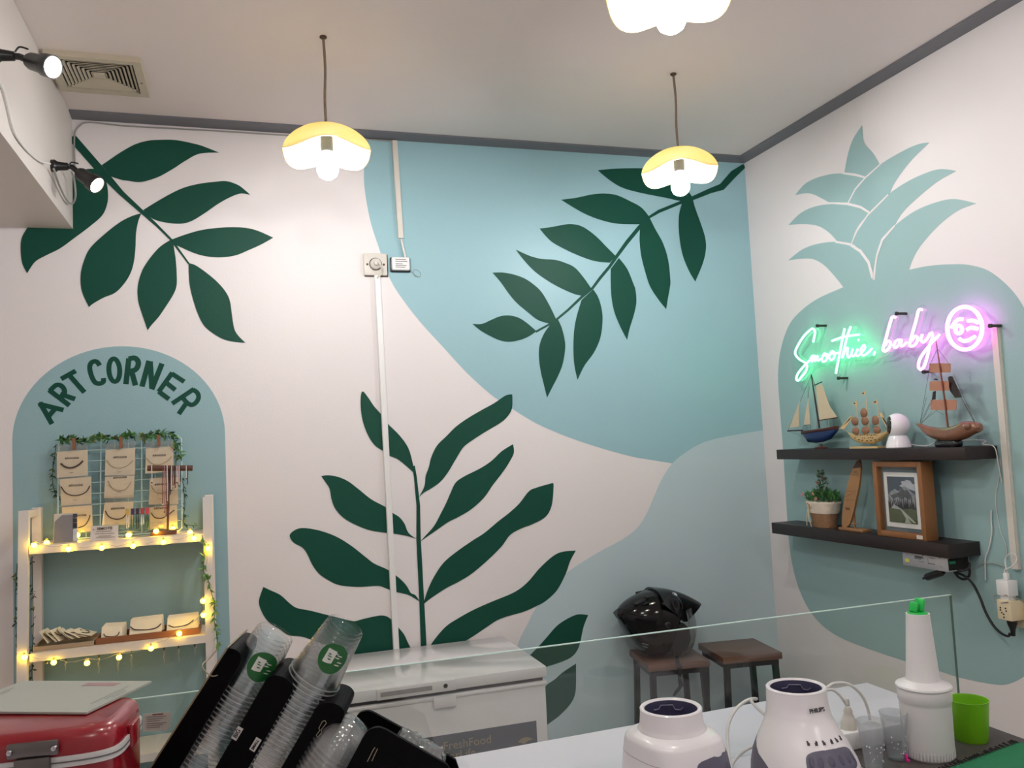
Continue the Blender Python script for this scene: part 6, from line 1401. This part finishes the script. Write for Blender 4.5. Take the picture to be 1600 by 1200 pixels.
stack(431, 988, TF+.052, 21, .0078, 'top clear plastic cup with green logo, left stack in the rack', 'clear plastic cup nested in the left rack stack below the top one', 'cups in the left rack stack')
stack(541, 976, TF+.045, 23, .0078, 'top clear plastic cup with green logo, right stack in the rack', 'clear plastic cup nested in the right rack stack below the top one', 'cups in the right rack stack')
# dome lids
bm = bmesh.new(); bm_lathe(bm, [(.049, 0), (.050, .001), (.0495, .004), (.046, .005), (.0452, .010), (.043, .024), (.037, .037), (.027, .046), (.014, .051), (0, .0525)], 36)
bmesh.ops.recalc_face_normals(bm, faces=bm.faces); LIDM = bpy.data.meshes.new('dome_lid'); bm.to_mesh(LIDM); bm.free()
for p in LIDM.polygons: p.use_smooth = True
LIDM.materials.append(clear('clear_lid', (.93, .94, .94), .08, 1.5, .12, (.9, .9, .9), 1.8))
lt0 = fw_(556, 1124, 1.352)-Tdir*.0525
for i in range(12):
    o = bpy.data.objects.new('dome_lid', LIDM); COL.objects.link(o); o.location = lt0-Tdir*.0085*i; o.rotation_mode = 'QUATERNION'; o.rotation_quaternion = Rt
    tag(o, 'topmost clear dome lid in the rack between the black dividers' if i == 0 else 'clear dome lid nested below the topmost one in the rack', 'lid', 'dome lids in the rack')
# sleeve of flat lids wrapped in film
s0, s1 = fw_(612, 1172, 1.345), fw_(682, 1212, 1.345); ax_ = (s1-s0).normalized()
sl = thing('lid_sleeve', (s0+s1)/2, 'crinkled clear sleeve of flat cup lids sticking out of the rack', 'lid sleeve')
film = clear('crinkled_film', (.93, .93, .93), .12, 1.5, .22, (.85, .85, .85), 1.6)
Rs = ax_.to_track_quat('Z', 'Y').to_matrix(); L_ = (s1-s0).length
for k in range(9):
    lathe('flat_lid', [(0, .001), (.028, .0), (.031, .003), (.0345, .003), (.035, .0015), (.0345, 0)], pet, sl, True, seg=28, c=s0+ax_*L_*(k+.5)/9, R=Rs)
bm = bmesh.new(); rings = []; n = 40
for i in range(15):
    s = i/14; ring = []
    for k in range(n):
        a = 2*math.pi*k/n; p = Vector((math.cos(a), math.sin(a), s*L_*1.04-.002))
        r_ = .0385+.0045*mnoise.noise(Vector((math.cos(a)*2.2, math.sin(a)*2.2, s*5)))*2+.003*mnoise.noise(Vector((math.cos(a)*6, math.sin(a)*6, s*13)))*2
        r_ *= 1 if i < 13 else (.8 if i == 13 else .45)
        ring.append(s0+Rs @ Vector((p.x*r_, p.y*r_, p.z+(.012*mnoise.noise(Vector((a, s*3, 2))) if i > 12 else 0))))
    rings.append(ring)
bm_loft(bm, rings, False); finish('film', bm, film, sl, True, sharp=25)
ep = s1+ax_*.004; its = []
for k in range(9):
    a = k*.7; its += [Vector((0, 0, 0))]
bm = bmesh.new()
for k in range(10):
    a = 2*math.pi*k/10; p = Rs @ Vector((math.cos(a)*.02, math.sin(a)*.02, L_)); q = Rs @ Vector((math.cos(a+.5)*rnd.uniform(.024, .042), math.sin(a+.5)*rnd.uniform(.024, .042), L_+rnd.uniform(-.004, .022))); r3 = Rs @ Vector((math.cos(a+1)*.022, math.sin(a+1)*.022, L_))
    bm.faces.new([bm.verts.new(s0+v) for v in (p, q, r3)])
tag(finish('film_ends', bm, film, sl, True), kind='stuff')

# ================================================================== RED CASE AND CARD
ZT = 1.262
k0 = on_z(184, 1129, ZT); far = on_z(208, 1084, ZT)
red = M('red_gloss_lacquer', (132, 11, 28), .28, var=.06, coat=.5)
wtr = M('white_case_trim', (196, 194, 192), .4, var=.05)
rc = thing('red_case', (k0.x-.16, k0.y+.09, ZC), 'glossy red metal case with white trim band and steel latch', 'case', math.radians(-7))
WC, DC, HC_ = .34, .175, ZT-ZC
def case_ring(z, ins, m=44, n_=6): return [Vector((x-.0, y, z)) for x, y in rsq(WC/2-ins, DC/2-ins, n_, m)]
zs_ = .263
bm = bmesh.new(); bm_loft(bm, [case_ring(.001, .004), case_ring(.004, 0), case_ring(zs_-.007, 0)]); finish('lower_shell', bm, red, rc, sharp=40)
bm = bmesh.new(); bm_loft(bm, [case_ring(zs_-.007, -.003), case_ring(zs_+.007, -.003)]); finish('trim_band', bm, wtr, rc, sharp=40)
bm = bmesh.new(); bm_loft(bm, [case_ring(zs_-.0008, -.0042), case_ring(zs_+.0008, -.0042)]); finish('trim_seam', bm, M('seam_dark', (90, 88, 88), .6), rc, sharp=40)
bm = bmesh.new(); bm_loft(bm, [case_ring(zs_+.007, 0), case_ring(HC_-.016, 0), case_ring(HC_-.007, .0035), case_ring(HC_-.002, .010), case_ring(HC_, .02)]); finish('lid', bm, red, rc, sharp=60)
fy = -DC/2-.003
lx_ = -.0
lt = M('latch_steel', (112, 108, 106), .3, .9, var=.1)
dxl = .07
lup = box('latch_upper', (dxl-.032, fy-.006, zs_+.012), (dxl+.032, fy, zs_+.032), lt, rc, bev=.003)
box('latch_hinge', (dxl-.022, fy-.009, zs_-.012), (dxl+.022, fy-.0005, zs_+.0118), lt, rc, bev=.002)
box('latch_lower', (dxl-.032, fy-.007, zs_-.046), (dxl+.032, fy, zs_-.0122), lt, rc, bev=.003)
for x, z in ((dxl-.027, zs_+.022), (dxl+.027, zs_+.022), (dxl-.027, zs_-.020), (dxl+.027, zs_-.020)): lathe('rivet', [(0, .0105), (.003, .0098), (.0044, .0068), (.0044, .005)], chrome, lup, seg=12, c=(x, fy, z), R=Ry)
box('side_hinge', (WC/2-.001, -.02, zs_-.012), (WC/2+.008, .02, zs_+.02), red, rc, bev=.003)
cz = ZT+.0045
cd = [on_z(x, y, cz) for x, y in ((237, 1064), (135, 1113))]; e_ = cd[1]-cd[0]; w_ = Vector((e_.y, -e_.x, 0)).normalized()
if w_.x > 0: w_ = -w_
cd += [cd[1]+w_*.235, cd[0]+w_*.235]
crd = thing('laminated_card', (cd[0]+cd[2])/2, 'stiff white laminated notice card lying flat on the red case', 'card')
prism('card', cd, (0, 0, 1), .0030, M('laminated_paper', (168, 171, 163), .35, var=.04, scale=20), crd, True)
def cuv(u_, v_): return cd[3]+(cd[0]-cd[3])*u_+(cd[2]-cd[3])*v_+Vector((0, 0, .0004))
gr = M('card_print_grey', (150, 152, 146), .5, var=.1)
for v0, u0, u1 in ((.08, .55, .80),): prism('print_band', [cuv(u0, v0), cuv(u1, v0), cuv(u1, v0+.10), cuv(u0, v0+.10)], (0, 0, 1), .0002, M('card_print_mauve', (160, 128, 130), .5), crd, True)
for u_, v0, v1 in ((.90, .18, .75), (.93, .30, .60), (.06, .25, .80), (.09, .35, .70), (.96, .35, .55)):
    prism('print_line', [cuv(u_, v0), cuv(u_+.012, v0), cuv(u_+.012, v1), cuv(u_, v1)], (0, 0, 1), .0002, gr, crd, True)
# brown basket glimpsed between the case and the rack
bp0 = on_z(230, 1200, 1.02)
wk = M('brown_wicker', (96, 72, 54), .7, var=.4, scale=120, bump=.8, bscale=200)
bk_ = thing('wicker_basket', (bp0.x+.02, GY-.06, ZC+.0005), 'small brown wicker basket behind the red case by the glass', 'basket')
bm = bmesh.new(); R_ = []
for i in range(9):
    z = .105*i/8; R_.append([Vector((x, y, z)) for x, y in rsq(.06+.006*(i % 2)+.01*z/.1, .036+.003*(i % 2), 4, 36)])
bm_loft(bm, R_); finish('body', bm, wk, bk_, sharp=70)
bm = bmesh.new(); bm_tube(bm, [Vector((x, y, .108)) for x, y in rsq(.073, .042, 4, 36)], .005, 8, closed=True); finish('rim', bm, wk, bk_, smooth=True)
